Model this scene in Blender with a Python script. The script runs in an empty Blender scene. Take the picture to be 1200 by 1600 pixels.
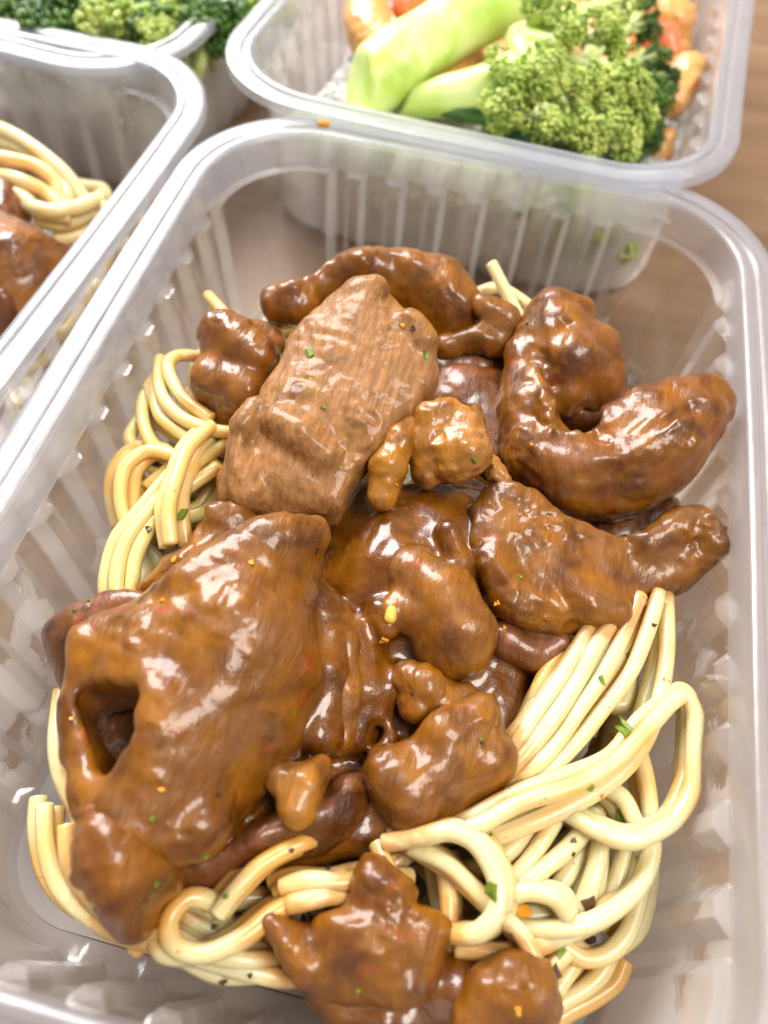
import bpy, bmesh, math, random
import numpy as np
from mathutils import Matrix, Vector

# ------------------------------------------------------------------ scene, camera, light
scene = bpy.context.scene
S = 0.001                      # everything below is written in millimetres
H = 40.0                       # container rim height over the table
col = scene.collection
rnd = random.Random(7)

F_PX, CAM = 1215.509, np.array([9.043, -74.765, 95.709 + H])
PITCH, YAW, ROLL = 0.580707, 0.150299, 0.093925
Rm = Matrix.Rotation(YAW, 3, 'Z') @ Matrix.Rotation(PITCH, 3, 'X') @ Matrix.Rotation(ROLL, 3, 'Z')
RN = np.array(Rm)
cd = bpy.data.cameras.new('camera')
cam = bpy.data.objects.new('camera', cd)
col.objects.link(cam)
cam.location = Vector(CAM) * S
cam.rotation_euler = Rm.to_euler()
cd.sensor_fit = 'VERTICAL'
cd.sensor_height = 24.0
cd.lens = 24.0 * F_PX / 1600.0
cd.clip_start = 0.005
cd.clip_end = 20
scene.camera = cam

def P(px, py, z):
    """point of the photograph (1200 x 1600) at height z above the table -> xyz in mm"""
    d = RN @ np.array([(px - 600) / F_PX, -(py - 800) / F_PX, -1.0])
    return CAM + d * ((z - CAM[2]) / d[2])

DZ = 0.0                       # lift of the food currently being laid out
def PF(px, py, z): return P(px, py, z + DZ)

cd.dof.use_dof = True
cd.dof.focus_distance = float(np.dot(P(560, 860, 34) - CAM, -RN[:, 2])) * S
cd.dof.aperture_fstop = 9.0

w = bpy.data.worlds.new('World')
scene.world = w
w.use_nodes = True
bg = w.node_tree.nodes['Background']
bg.inputs[0].default_value = (1.0, 0.955, 0.945, 1)
bg.inputs[1].default_value = 0.24

def area(name, loc, target, size, power, colour, sy=None):
    l = bpy.data.lights.new(name, 'AREA')
    l.shape = 'RECTANGLE'
    l.size = size
    l.size_y = sy or size
    l.energy = power
    l.color = colour
    o = bpy.data.objects.new(name, l)
    col.objects.link(o)
    o.location = loc
    o.rotation_euler = (Vector(target) - Vector(loc)).to_track_quat('-Z', 'Y').to_euler()
    o['kind'] = 'helper'
    return o
area('window_light', (-0.6, 0.8, 0.85), (0, 0, 0.02), 0.62, 24.0, (1.0, 0.975, 0.965), 0.8)
area('ceiling_light', (0.40, -0.12, 0.9), (0, 0, 0.02), 0.4, 7.0, (1.0, 0.93, 0.84))

scene.view_settings.view_transform = 'Standard'
scene.view_settings.look = 'None'
scene.view_settings.exposure = 0.56
scene.cycles.max_bounces = 14
scene.cycles.transparent_max_bounces = 40
scene.cycles.transmission_bounces = 12
scene.cycles.glossy_bounces = 4
scene.cycles.diffuse_bounces = 3
scene.cycles.caustics_reflective = False
scene.cycles.use_denoising = True
scene.cycles.sample_clamp_indirect = 6

# ------------------------------------------------------------------ naming helpers
def tag(o, label=None, cat=None, group=None, kind=None):
    if label: o['label'] = label
    if cat: o['category'] = cat
    if group: o['group'] = group
    if kind: o['kind'] = kind
    return o
def empty(name, loc=(0, 0, 0), rz=0.0):
    o = bpy.data.objects.new(name, None)
    o.empty_display_size = 0.01
    col.objects.link(o)
    o.location = Vector(loc) * S
    o.rotation_euler = (0, 0, rz)
    return o
def mesh_obj(name, V, Fc, mat, parent=None, smooth=True, sharp=None, base=None):
    me = bpy.data.meshes.new(name)
    V = np.asarray(V, dtype=np.float64)
    if base is not None: V = V - np.asarray(base)
    if isinstance(Fc, np.ndarray):
        n, k = Fc.shape
        me.vertices.add(len(V)); me.vertices.foreach_set('co', (V * S).astype(np.float32).ravel())
        me.loops.add(n * k); me.loops.foreach_set('vertex_index', Fc.astype(np.int32).ravel())
        me.polygons.add(n); me.polygons.foreach_set('loop_start', np.arange(0, n * k, k, dtype=np.int32))
        me.update(calc_edges=True); me.validate()
    else:
        me.from_pydata((V * S).tolist(), [], Fc); me.update()
    if smooth: me.polygons.foreach_set('use_smooth', [True] * len(me.polygons))
    if sharp: me.set_sharp_from_angle(angle=math.radians(sharp))
    if mat: me.materials.append(mat)
    o = bpy.data.objects.new(name, me)
    col.objects.link(o)
    if parent: o.parent = parent
    if base is not None: o.location = Vector(np.asarray(base)) * S
    return o

# ------------------------------------------------------------------ noise + SDF toolkit (numpy)
_r = np.random.RandomState(3)
_T = _r.rand(32, 32, 32).astype(np.float32) * 2 - 1
def noise3(x, y, z, scale, off=0.0):
    x, y, z = np.broadcast_arrays(x / scale + off, y / scale + off * 1.7, z / scale + off * 2.3)
    xi, yi, zi = np.floor(x).astype(int), np.floor(y).astype(int), np.floor(z).astype(int)
    fx, fy, fz = x - xi, y - yi, z - zi
    fx, fy, fz = [f * f * (3 - 2 * f) for f in (fx, fy, fz)]
    a = 0
    for dx in (0, 1):
        for dy in (0, 1):
            for dz in (0, 1):
                a = a + _T[(xi + dx) & 31, (yi + dy) & 31, (zi + dz) & 31] * (fx if dx else 1 - fx) * (fy if dy else 1 - fy) * (fz if dz else 1 - fz)
    return a
def smin(a, b, k):
    h = np.clip(0.5 + 0.5 * (b - a) / k, 0, 1)
    return b * (1 - h) + a * h - k * h * (1 - h)
def smax(a, b, k): return -smin(-a, -b, k)

def surface_nets(f, org, h):
    nx, ny, nz = f.shape
    s = f < 0
    c = np.zeros((nx - 1, ny - 1, nz - 1), np.int8)
    for dx in (0, 1):
        for dy in (0, 1):
            for dz in (0, 1):
                c += s[dx:nx - 1 + dx, dy:ny - 1 + dy, dz:nz - 1 + dz]
    act = np.argwhere((c > 0) & (c < 8))
    idx = -np.ones(c.shape, np.int64)
    idx[tuple(act.T)] = np.arange(len(act))
    acc = np.zeros((len(act), 3)); cnt = np.zeros(len(act))
    cs = [(a, b, d) for a in (0, 1) for b in (0, 1) for d in (0, 1)]
    for p in cs:
        for ax in range(3):
            if p[ax]: continue
            q = list(p); q[ax] = 1
            A = f[act[:, 0] + p[0], act[:, 1] + p[1], act[:, 2] + p[2]]
            B = f[act[:, 0] + q[0], act[:, 1] + q[1], act[:, 2] + q[2]]
            m = (A < 0) != (B < 0)
            t = np.where(m, A / np.where(m, A - B, 1), 0)
            pos = np.tile(np.array(p, float), (len(act), 1)); pos[:, ax] += t
            acc += pos * m[:, None]; cnt += m
    V = org + (act + acc / cnt[:, None]) * h
    quads = []
    for ax in range(3):
        u, v = (ax + 1) % 3, (ax + 2) % 3
        sl0 = [slice(None)] * 3; sl1 = [slice(None)] * 3
        sl0[ax] = slice(0, -1); sl1[ax] = slice(1, None)
        e = np.argwhere(s[tuple(sl0)] != s[tuple(sl1)])
        e = e[(e[:, u] > 0) & (e[:, v] > 0) & (e[:, u] < f.shape[u] - 1) & (e[:, v] < f.shape[v] - 1)]
        inside = s[tuple(e.T)]
        def cell(du, dv):
            k = e.copy(); k[:, u] += du; k[:, v] += dv
            return idx[tuple(k.T)]
        Q = np.stack([cell(-1, -1), cell(0, -1), cell(0, 0), cell(-1, 0)], 1)
        Q[~inside] = Q[~inside][:, ::-1]
        quads.append(Q)
    return V, np.concatenate(quads)

def catmull(pts, n=6, closed=False):
    p = np.array(pts, float); out = []
    N = len(p)
    for i in range(N if closed else N - 1):
        if closed: a, b, c, d = p[(i - 1) % N], p[i], p[(i + 1) % N], p[(i + 2) % N]
        else: a, b, c, d = p[max(i - 1, 0)], p[i], p[i + 1], p[min(i + 2, N - 1)]
        for k in range(n):
            t = k / n
            out.append(0.5 * (2 * b + (c - a) * t + (2 * a - 5 * b + 4 * c - d) * t * t + (-a + 3 * b - 3 * c + d) * t ** 3))
    if not closed: out.append(p[-1])
    return np.array(out)
def poly_sdf(X, Y, poly):
    d = np.full(X.shape, 1e9); s = np.ones(X.shape)
    N = len(poly)
    for i in range(N):
        a, b = poly[i], poly[i - 1]
        ex, ey = b[0] - a[0], b[1] - a[1]
        wx, wy = X - a[0], Y - a[1]
        t = np.clip((wx * ex + wy * ey) / (ex * ex + ey * ey + 1e-12), 0, 1)
        d = np.minimum(d, (wx - ex * t) ** 2 + (wy - ey * t) ** 2)
        c1, c2, c3 = Y >= a[1], Y < b[1], ex * wy > ey * wx
        fl = (c1 & c2 & c3) | (~c1 & ~c2 & ~c3)
        s = np.where(fl, -s, s)
    return s * np.sqrt(d)
def rbf(pts):
    """smooth height field through (x, y, z) points"""
    p = np.array(pts, float); n = len(p)
    d = np.hypot(p[:, None, 0] - p[None, :, 0], p[:, None, 1] - p[None, :, 1])
    K = np.where(d > 0, d * d * np.log(d + 1e-9), 0) + np.eye(n) * 2.0
    A = np.zeros((n + 3, n + 3)); A[:n, :n] = K; A[:n, n] = 1; A[:n, n + 1:] = p[:, :2]
    A[n, :n] = 1; A[n + 1:, :n] = p[:, :2].T
    w_ = np.linalg.solve(A, np.concatenate([p[:, 2], [0, 0, 0]]))
    def f(X, Y):
        o = w_[n] + w_[n + 1] * X + w_[n + 2] * Y
        for i in range(n):
            r2 = (X - p[i, 0]) ** 2 + (Y - p[i, 1]) ** 2
            o = o + w_[i] * 0.5 * r2 * np.log(r2 + 1e-12)
        return o
    return f
def cap_sdf(X, Y, Z, a, b, ra, rb):
    ab = b - a; L = (ab ** 2).sum() + 1e-9
    t = np.clip(((X - a[0]) * ab[0] + (Y - a[1]) * ab[1] + (Z - a[2]) * ab[2]) / L, 0, 1)
    return np.sqrt((X - a[0] - t * ab[0]) ** 2 + (Y - a[1] - t * ab[1]) ** 2 + (Z - a[2] - t * ab[2]) ** 2) - (ra + (rb - ra) * t)

def solid(name, mat, outline=None, top=(), th=7.0, r=2.4, chains=(), carve=(), k=2.5, kc=1.2, n=(0.7, 0.35, 0.16), ns=(7.0, 2.8, 1.2),
          h=0.5, seed=0.0, zmin=1.3, parent=None, fz=None, prism=(), cut=None, wet=None, store=None):
    """A lump of food.  outline: (px,py,z) of its plan edge; top: (px,py,z) heights inside it;
    chains: lists of (px,py,z,radius) smoothly joined; carve: the same, cut away."""
    pts = []
    if outline:
        o3 = np.array([PF(*q) for q in outline])
        pts.append(o3 - [r, r, th]); pts.append(o3 + [r, r, 0])
    t3 = [PF(*q) for q in top]
    if t3: pts.append(np.array(t3) + [0, 0, 1.5])
    ch = [[(PF(*q[:3]), q[3]) for q in c] for c in chains]
    for c in ch:
        for a, rr in c: pts.append(np.array([a - rr, a + rr]))
    A = np.concatenate(pts); lo = A.min(0) - 2.0; hi = A.max(0) + 2.0
    lo[2] = max(lo[2], zmin - 1.5)
    N = np.ceil((hi - lo) / h).astype(int) + 1
    x, y, z = [lo[i] + np.arange(N[i]) * h for i in range(3)]
    X2, Y2 = np.meshgrid(x, y, indexing='ij')
    X, Y, Z = x[:, None, None], y[None, :, None], z[None, None, :]
    d = np.full(tuple(N), 99.0)
    if outline:
        sm = catmull(o3, 5, True)
        d2 = poly_sdf(X2, Y2, sm[:, :2]) + 0.45 * noise3(X2, Y2, 0, 3.1, seed + 5) + 0.25 * noise3(X2, Y2, 0, 1.4, seed + 9)
        T = rbf(list(o3) + t3)(X2, Y2)
        q1 = (d2 + r)[:, :, None]
        q2 = np.abs(Z - (T - th / 2)[:, :, None]) - th / 2 + r
        d = np.hypot(np.maximum(q1, 0), np.maximum(q2, 0)) + np.minimum(np.maximum(q1, q2), 0) - r
    for c in ch:
        e = None
        for i in range(len(c) - 1 if len(c) > 1 else 1):
            a, ra = c[i]; b, rb = c[min(i + 1, len(c) - 1)]
            g = cap_sdf(X, Y, Z, a, b, ra, rb)
            e = g if e is None else smin(e, g, 1.0)
        d = smin(d, e, k)
    for c in carve:
        c = [(PF(*q[:3]), q[3]) for q in c]
        e = None
        for i in range(len(c) - 1 if len(c) > 1 else 1):
            g = cap_sdf(X, Y, Z, c[i][0], c[min(i + 1, len(c) - 1)][0], c[i][1], c[min(i + 1, len(c) - 1)][1])
            e = g if e is None else np.minimum(e, g)
        d = smax(d, -e, kc)
    if cut is not None:
        c0, cn = np.array(cut[0], float), np.array(cut[1], float); cn /= np.linalg.norm(cn)
        d = smax(d, (X - c0[0]) * cn[0] + (Y - c0[1]) * cn[1] + (Z - c0[2]) * cn[2], 1.2)
    for pl, zb, kk in prism:
        w2 = catmull([PF(*q)[:2].tolist() + [0] for q in pl], 4, True)[:, :2]
        g = np.maximum((poly_sdf(X2, Y2, w2) + 0.5 * noise3(X2, Y2, 0, 2.2, seed))[:, :, None], zb + DZ - Z)
        d = smax(d, -g, kk)
    if n[0]: d = d + n[0] * noise3(X, Y, Z, ns[0], seed)
    if n[1]:          # creases: thin grooves between soft pads, drawn out along one direction
        ca, sa = math.cos(seed * 1.3), math.sin(seed * 1.3)
        U, Vv = X * ca + Y * sa, -X * sa + Y * ca
        q = np.abs(noise3(U, Vv * 0.5, Z * 0.8, ns[1], seed + 4)) 
        d = d + 0.5 * n[1] * (0.55 - 2.2 * np.minimum(q, 0.35)) + 0.35 * n[1] * noise3(X, Y, Z, ns[1] * 0.8, seed + 1)
    if n[2]:          # torn fibres
        d = d + 0.55 * n[2] * noise3(X, Y, Z, ns[2], seed + 2)
        d = d + 1.5 * n[2] * noise3(X, Y, Z, 1.05, seed + 6) * np.clip(noise3(X, Y, Z, 7.0, seed + 7) * 3.0 - 0.4, 0, 1)
        if outline: d = d + 0.7 * n[2] * noise3(U * 1.0, Vv * 0.22, Z * 0.5, 1.1, seed + 3)
    if wet:           # gravy creeps up whatever stands in it
        for f2, lo2, h2 in wet:
            i0 = [np.floor((v - lo2[a]) / h2).astype(int) for a, v in enumerate((x, y, z))]
            ok = [np.where((i0[a] >= 0) & (i0[a] < f2.shape[a] - 1))[0] for a in range(3)]
            if min(len(o_) for o_ in ok) == 0: continue
            g = np.full(d.shape, 9.0)
            ii = [i0[a][ok[a]] for a in range(3)]; ff = [((v - lo2[a]) / h2)[ok[a]] - ii[a] for a, v in enumerate((x, y, z))]
            acc = 0
            for a in (0, 1):
                for b in (0, 1):
                    for c in (0, 1):
                        wgt = (ff[0] if a else 1 - ff[0])[:, None, None] * (ff[1] if b else 1 - ff[1])[None, :, None] * (ff[2] if c else 1 - ff[2])[None, None, :]
                        acc = acc + f2[np.ix_(ii[0] + a, ii[1] + b, ii[2] + c)] * wgt
            g[np.ix_(*ok)] = np.minimum(acc, 9.0)
            d = np.where(g < 8, smin(d, g + 0.9, 2.6), d)
    d = np.maximum(d, zmin - Z)
    if store is not None: store.append((d.copy(), lo, h))
    d[0] = d[-1] = 1; d[:, 0] = d[:, -1] = 1; d[:, :, 0] = d[:, :, -1] = 1
    V, Q = surface_nets(d, lo, h)
    base = np.array([V[:, 0].mean(), V[:, 1].mean(), V[:, 2].min()])
    return mesh_obj(name, V, Q, mat, parent, base=base)

# ------------------------------------------------------------------ materials
class NT:
    def __init__(s, name):
        s.m = bpy.data.materials.new(name); s.m.use_nodes = True
        s.t = s.m.node_tree; s.n = s.t.nodes; s.l = s.t.links
        s.b = s.n['Principled BSDF']; s.out = s.n['Material Output']
        s.co = s.n.new('ShaderNodeNewGeometry').outputs['Position']
        vm = s.n.new('ShaderNodeVectorMath'); vm.operation = 'SCALE'; vm.inputs[3].default_value = 1000.0
        s.l.new(s.co, vm.inputs[0]); s.mm = vm.outputs[0]
    def stretch(s, v, rot=(0, 0, 0)):
        m = s.n.new('ShaderNodeMapping'); m.inputs['Scale'].default_value = v; m.inputs['Rotation'].default_value = rot
        s.l.new(s.mm, m.inputs[0]); return m.outputs[0]
    def noise(s, size, detail=3, rough=0.55, vec=None, dist=0.0, off=None):
        k = s.n.new('ShaderNodeTexNoise'); k.inputs['Scale'].default_value = 1.0 / size
        k.inputs['Detail'].default_value = detail; k.inputs['Roughness'].default_value = rough; k.inputs['Distortion'].default_value = dist
        v = vec or s.mm
        if off is not None:
            a = s.n.new('ShaderNodeVectorMath'); a.operation = 'ADD'; a.inputs[1].default_value = (off, off * 2.1, -off)
            s.l.new(v, a.inputs[0]); v = a.outputs[0]
        s.l.new(v, k.inputs['Vector']); return k.outputs['Fac']
    def ramp(s, fac, stops, interp='LINEAR'):
        r = s.n.new('ShaderNodeValToRGB'); r.color_ramp.interpolation = interp
        e = r.color_ramp.elements
        while len(e) < len(stops): e.new(0.5)
        for i, (p, c) in enumerate(stops):
            e[i].position = p; e[i].color = (c if len(c) == 4 else (*c, 1)) if hasattr(c, '__len__') else (c, c, c, 1)
        s.l.new(fac, r.inputs[0]); return r.outputs[0]
    def mix(s, f, a, b, mode='MIX'):
        m = s.n.new('ShaderNodeMix'); m.data_type = 'RGBA'; m.blend_type = mode
        for sock, v in ((m.inputs[0], f), (m.inputs[6], a), (m.inputs[7], b)):
            if hasattr(v, 'is_linked'): s.l.new(v, sock)
            else: sock.default_value = v if isinstance(v, float) else (*v, 1)
        return m.outputs[2]
    def math(s, op, a, b=0.0):
        m = s.n.new('ShaderNodeMath'); m.operation = op
        for sock, v in ((m.inputs[0], a), (m.inputs[1], b)):
            if hasattr(v, 'is_linked'): s.l.new(v, sock)
            else: sock.default_value = v
        return m.outputs[0]
    def bump(s, h, dist, strength=1.0, prev=None):
        b = s.n.new('ShaderNodeBump'); b.inputs['Distance'].default_value = dist * S; b.inputs['Strength'].default_value = strength
        s.l.new(h, b.inputs['Height'])
        if prev: s.l.new(prev, b.inputs['Normal'])
        return b.outputs[0]
    def set(s, **k):
        for a, v in k.items():
            i = s.b.inputs[a.replace('_', ' ')]
            if hasattr(v, 'is_linked'): s.l.new(v, i)
            else: i.default_value = v
        return s

def meat_mat(name, sauce, flesh, bias, fib_rot, gloss=0.30, off=0.0, coat=0.65, grain=0.45):
    t = NT(name)
    big = t.noise(10.0, 3, off=off)
    fib = t.noise(1.3, 4, vec=t.stretch((1.3, 0.25, 0.8), fib_rot), off=off)
    mid = t.noise(2.6, 4, off=off + 3)
    mid2 = t.noise(5.0, 2, 0.4, off=off + 11, dist=0.5)
    c_s = t.mix(t.ramp(mid2, [(0.30, 0.0), (0.70, 1.0)]), (sauce[0] * 0.42, sauce[1] * 0.36, sauce[2] * 0.36), (sauce[0] * 1.2, sauce[1] * 1.35, sauce[2] * 1.6))
    c_f = t.mix(t.ramp(fib, [(0.3, 0.0), (0.7, 1.0)]), tuple(v * (1 - 0.32 * grain) for v in flesh), tuple(min(1, v * (1 + 0.25 * grain)) for v in flesh))
    mask = t.ramp(t.math('ADD', big, t.math('MULTIPLY', mid, 0.35)), [(bias - 0.07, 0.0), (bias + 0.07, 1.0)])
    c = t.mix(mask, c_s, c_f)
    speck = t.ramp(t.noise(1.0, 2, off=off + 8), [(0.69, 0.0), (0.73, 1.0)])
    c = t.mix(t.math('MULTIPLY', speck, 0.6), c, (0.05, 0.018, 0.006))
    red = t.ramp(t.noise(4.5, 2, off=off + 17), [(0.64, 0.0), (0.74, 1.0)])
    c = t.mix(t.math('MULTIPLY', red, 0.5), c, (0.36, 0.06, 0.02))
    b = t.bump(fib, 0.25 + 0.45 * grain, 0.7)
    b = t.bump(t.noise(0.8, 3, off=off + 2), 0.15, 0.4, b)
    rg = t.ramp(t.noise(3.5, 3, off=off + 5), [(0.35, gloss + 0.04), (0.65, gloss + 0.22)])
    t.set(Base_Color=c, Roughness=rg, Specular_IOR_Level=0.34, Subsurface_Weight=0.15, Subsurface_Radius=(1.0, 0.35, 0.12), Subsurface_Scale=0.0012,
          Coat_Weight=coat, Coat_Roughness=0.15, Coat_IOR=1.42, Normal=b)
    # the wet film follows the lumps, not the fine fibres
    cb = t.bump(t.noise(3.4, 3, 0.55, off=off + 2), 0.42, 0.55)
    t.l.new(cb, t.b.inputs['Coat Normal'])
    return t.m
SAUCE = (0.235, 0.076, 0.0015)
M_slice = meat_mat('pale_meat', (0.29, 0.115, 0.007), (0.31, 0.140, 0.042), 0.58, (0, 0, 0.5), 0.44, 1, 0.4, 1.0)
M_meat = meat_mat('sauced_meat', SAUCE, (0.22, 0.085, 0.018), 0.76, (0, 0, 0.9), 0.30, 4)
M_meat2 = meat_mat('brown_meat', (0.225, 0.070, 0.0015), (0.21, 0.075, 0.018), 0.78, (0, 0, -0.6), 0.30, 9)
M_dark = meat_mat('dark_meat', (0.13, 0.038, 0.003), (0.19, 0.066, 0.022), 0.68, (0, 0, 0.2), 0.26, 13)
M_orange = meat_mat('orange_meat', (0.34, 0.122, 0.005), (0.36, 0.15, 0.03), 0.70, (0, 0, 1.4), 0.26, 21)

t = NT('gravy')
g = t.noise(5.0, 3, dist=0.6)
c = t.ramp(g, [(0.3, (0.075, 0.019, 0.0007)), (0.5, (0.15, 0.046, 0.0014)), (0.72, (0.24, 0.085, 0.004))])
c = t.mix(t.ramp(t.noise(0.8, 2), [(0.68, 0.0), (0.74, 0.6)]), c, (0.08, 0.025, 0.006))
b = t.bump(t.noise(2.8, 4, 0.6), 0.5, 0.7); b = t.bump(t.noise(0.28, 2), 0.10, 0.6, b)
t.set(Base_Color=c, Roughness=0.30, Specular_IOR_Level=0.3, Subsurface_Weight=0.2, Subsurface_Radius=(1, .3, .1), Subsurface_Scale=0.0012,
      Coat_Weight=0.7, Coat_Roughness=0.12, Normal=b)
M_gravy = t.m

def pasta_mat(name, stain, ca=(0.67, 0.575, 0.29), cb=(0.77, 0.70, 0.43)):
    t = NT(name)
    g = t.noise(14.0, 2); f = t.noise(2.5, 3)
    c = t.mix(f, ca, cb)
    at = t.n.new('ShaderNodeAttribute'); at.attribute_name = 'stain'
    sa = t.ramp(t.math('ADD', at.outputs['Fac'], t.math('MULTIPLY', t.noise(1.8, 4, off=2), 0.7)), [(0.55, 0.0), (1.05, 1.0)])
    c = t.mix(t.math('MULTIPLY', sa, 0.7), c, (0.50, 0.20, 0.018))
    st = t.ramp(t.math('ADD', g, t.math('MULTIPLY', f, 0.25)), [(0.60 - stain, 0.0), (0.86 - stain, 1.0)])
    c = t.mix(t.math('MULTIPLY', st, 0.75), c, (0.78, 0.40, 0.055))
    c = t.mix(t.ramp(t.noise(0.9, 2, off=5), [(0.71, 0.0), (0.75, 0.8)]), c, (0.55, 0.20, 0.02))
    b = t.bump(t.noise(0.8, 3), 0.12, 0.6)
    t.set(Base_Color=c, Roughness=0.36, Specular_IOR_Level=0.5, Subsurface_Weight=0.8, Subsurface_Radius=(1.0, 0.75, 0.30), Subsurface_Scale=0.0025,
          Coat_Weight=0.35, Coat_Roughness=0.15, Normal=b)
    return t.m
M_pasta = pasta_mat('cooked_pasta', 0.0)
M_pasta_y = pasta_mat('yellow_pasta', 0.04, (0.66, 0.53, 0.19), (0.76, 0.64, 0.30))
M_pasta_s = pasta_mat('sauce_stained_pasta', 0.16)

def plastic_mat(name, milk, film_glare=False, edge=0.0, clear=0.8, cover=0.0, rough=0.13, tint=(0.95, 0.92, 0.905, 1)):
    """clear polypropylene: see-through, glossy, slightly milky, with greasy patches and painted window glare in places"""
    t = NT(name)
    tr = t.n.new('ShaderNodeBsdfRefraction'); tr.inputs[0].default_value = (0.985, 0.985, 0.99, 1); tr.inputs['IOR'].default_value = 1.49; tr.inputs['Roughness'].default_value = 0.03
    tp = t.n.new('ShaderNodeBsdfTransparent'); tp.inputs[0].default_value = (0.985, 0.985, 0.99, 1)
    tm = t.n.new('ShaderNodeMixShader'); tm.inputs[0].default_value = clear
    t.l.new(tr.outputs[0], tm.inputs[1]); t.l.new(tp.outputs[0], tm.inputs[2]); tr = tm
    df = t.n.new('ShaderNodeBsdfDiffuse'); df.inputs[0].default_value = tint
    tl = t.n.new('ShaderNodeBsdfTranslucent'); tl.inputs[0].default_value = tint
    gl = t.n.new('ShaderNodeBsdfGlossy'); gl.inputs['Roughness'].default_value = rough
    gl.inputs[0].default_value = (1, 1, 1, 1)
    bp = t.bump(t.noise(9.0, 2), 0.5, 0.35); bp = t.bump(t.noise(0.5, 2), 0.02, 0.5, bp)
    t.l.new(bp, gl.inputs['Normal'])
    fw = t.n.new('ShaderNodeLayerWeight'); fw.inputs[0].default_value = 0.5; t.l.new(bp, fw.inputs['Normal'])
    fr = t.math('ADD', t.math('MULTIPLY', t.math('POWER', fw.outputs['Facing'], 4.5), 0.8), 0.045)
    mk = t.n.new('ShaderNodeMixShader'); mk.inputs[0].default_value = 0.5
    t.l.new(df.outputs[0], mk.inputs[1]); t.l.new(tl.outputs[0], mk.inputs[2])
    lw = t.n.new('ShaderNodeLayerWeight'); lw.inputs[0].default_value = 0.35
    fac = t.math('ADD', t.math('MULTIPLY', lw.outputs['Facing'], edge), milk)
    if film_glare:
        # greasy patches whitened to paint in window reflections: plenty near the bottom, fewer high up and at the far end
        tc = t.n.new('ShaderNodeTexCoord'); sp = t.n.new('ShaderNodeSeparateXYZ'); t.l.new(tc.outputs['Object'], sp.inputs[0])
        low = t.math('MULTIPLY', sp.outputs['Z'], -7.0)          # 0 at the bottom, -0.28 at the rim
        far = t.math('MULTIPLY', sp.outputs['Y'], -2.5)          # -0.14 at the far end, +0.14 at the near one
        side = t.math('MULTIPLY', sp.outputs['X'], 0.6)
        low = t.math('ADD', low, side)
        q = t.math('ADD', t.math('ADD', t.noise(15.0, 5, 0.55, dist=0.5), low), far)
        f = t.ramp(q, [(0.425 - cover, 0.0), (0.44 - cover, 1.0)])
        fac = t.math('ADD', fac, t.math('MULTIPLY', f, film_glare))
    a = t.n.new('ShaderNodeMixShader'); t.l.new(fac, a.inputs[0]); t.l.new(tr.outputs[0], a.inputs[1]); t.l.new(mk.outputs[0], a.inputs[2])
    z = t.n.new('ShaderNodeMixShader'); t.l.new(fr, z.inputs[0]); t.l.new(a.outputs[0], z.inputs[1]); t.l.new(gl.outputs[0], z.inputs[2])
    t.l.new(z.outputs[0], t.out.inputs[0])
    t.n.remove(t.b)
    return t.m
M_rim = plastic_mat('clear_plastic_rim', 0.16, False, 0.22, 0.6, rough=0.24, tint=(0.86, 0.90, 1.0, 1))
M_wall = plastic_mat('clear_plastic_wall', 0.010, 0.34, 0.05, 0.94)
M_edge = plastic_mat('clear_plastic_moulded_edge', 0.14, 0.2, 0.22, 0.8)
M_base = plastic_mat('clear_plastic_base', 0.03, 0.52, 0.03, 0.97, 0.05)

# ------------------------------------------------------------------ table
t = NT('table_wood')
gv = t.stretch((0.05, 0.6, 1), (0, 0, 0.35))
g1 = t.noise(9.0, 5, 0.6, vec=gv, dist=0.5); g2 = t.noise(40.0, 3, vec=gv)
c = t.ramp(g1, [(0.3, (0.14, 0.075, 0.036)), (0.5, (0.21, 0.120, 0.062)), (0.7, (0.29, 0.178, 0.098))])
c = t.mix(t.math('MULTIPLY', g2, 0.5), c, (0.26, 0.16, 0.085))
t.set(Base_Color=c, Roughness=0.42, Normal=t.bump(g1, 0.15, 0.4))
tab = mesh_obj('table', [(-700, -500, 0), (700, -500, 0), (700, 900, 0), (-700, 900, 0), (-700, -500, -30), (700, -500, -30), (700, 900, -30), (-700, 900, -30)],
               [(0, 1, 2, 3), (4, 7, 6, 5), (0, 4, 5, 1), (1, 5, 6, 2), (2, 6, 7, 3), (3, 7, 4, 0)], t.m, smooth=False)
tab['kind'] = 'structure'

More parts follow.
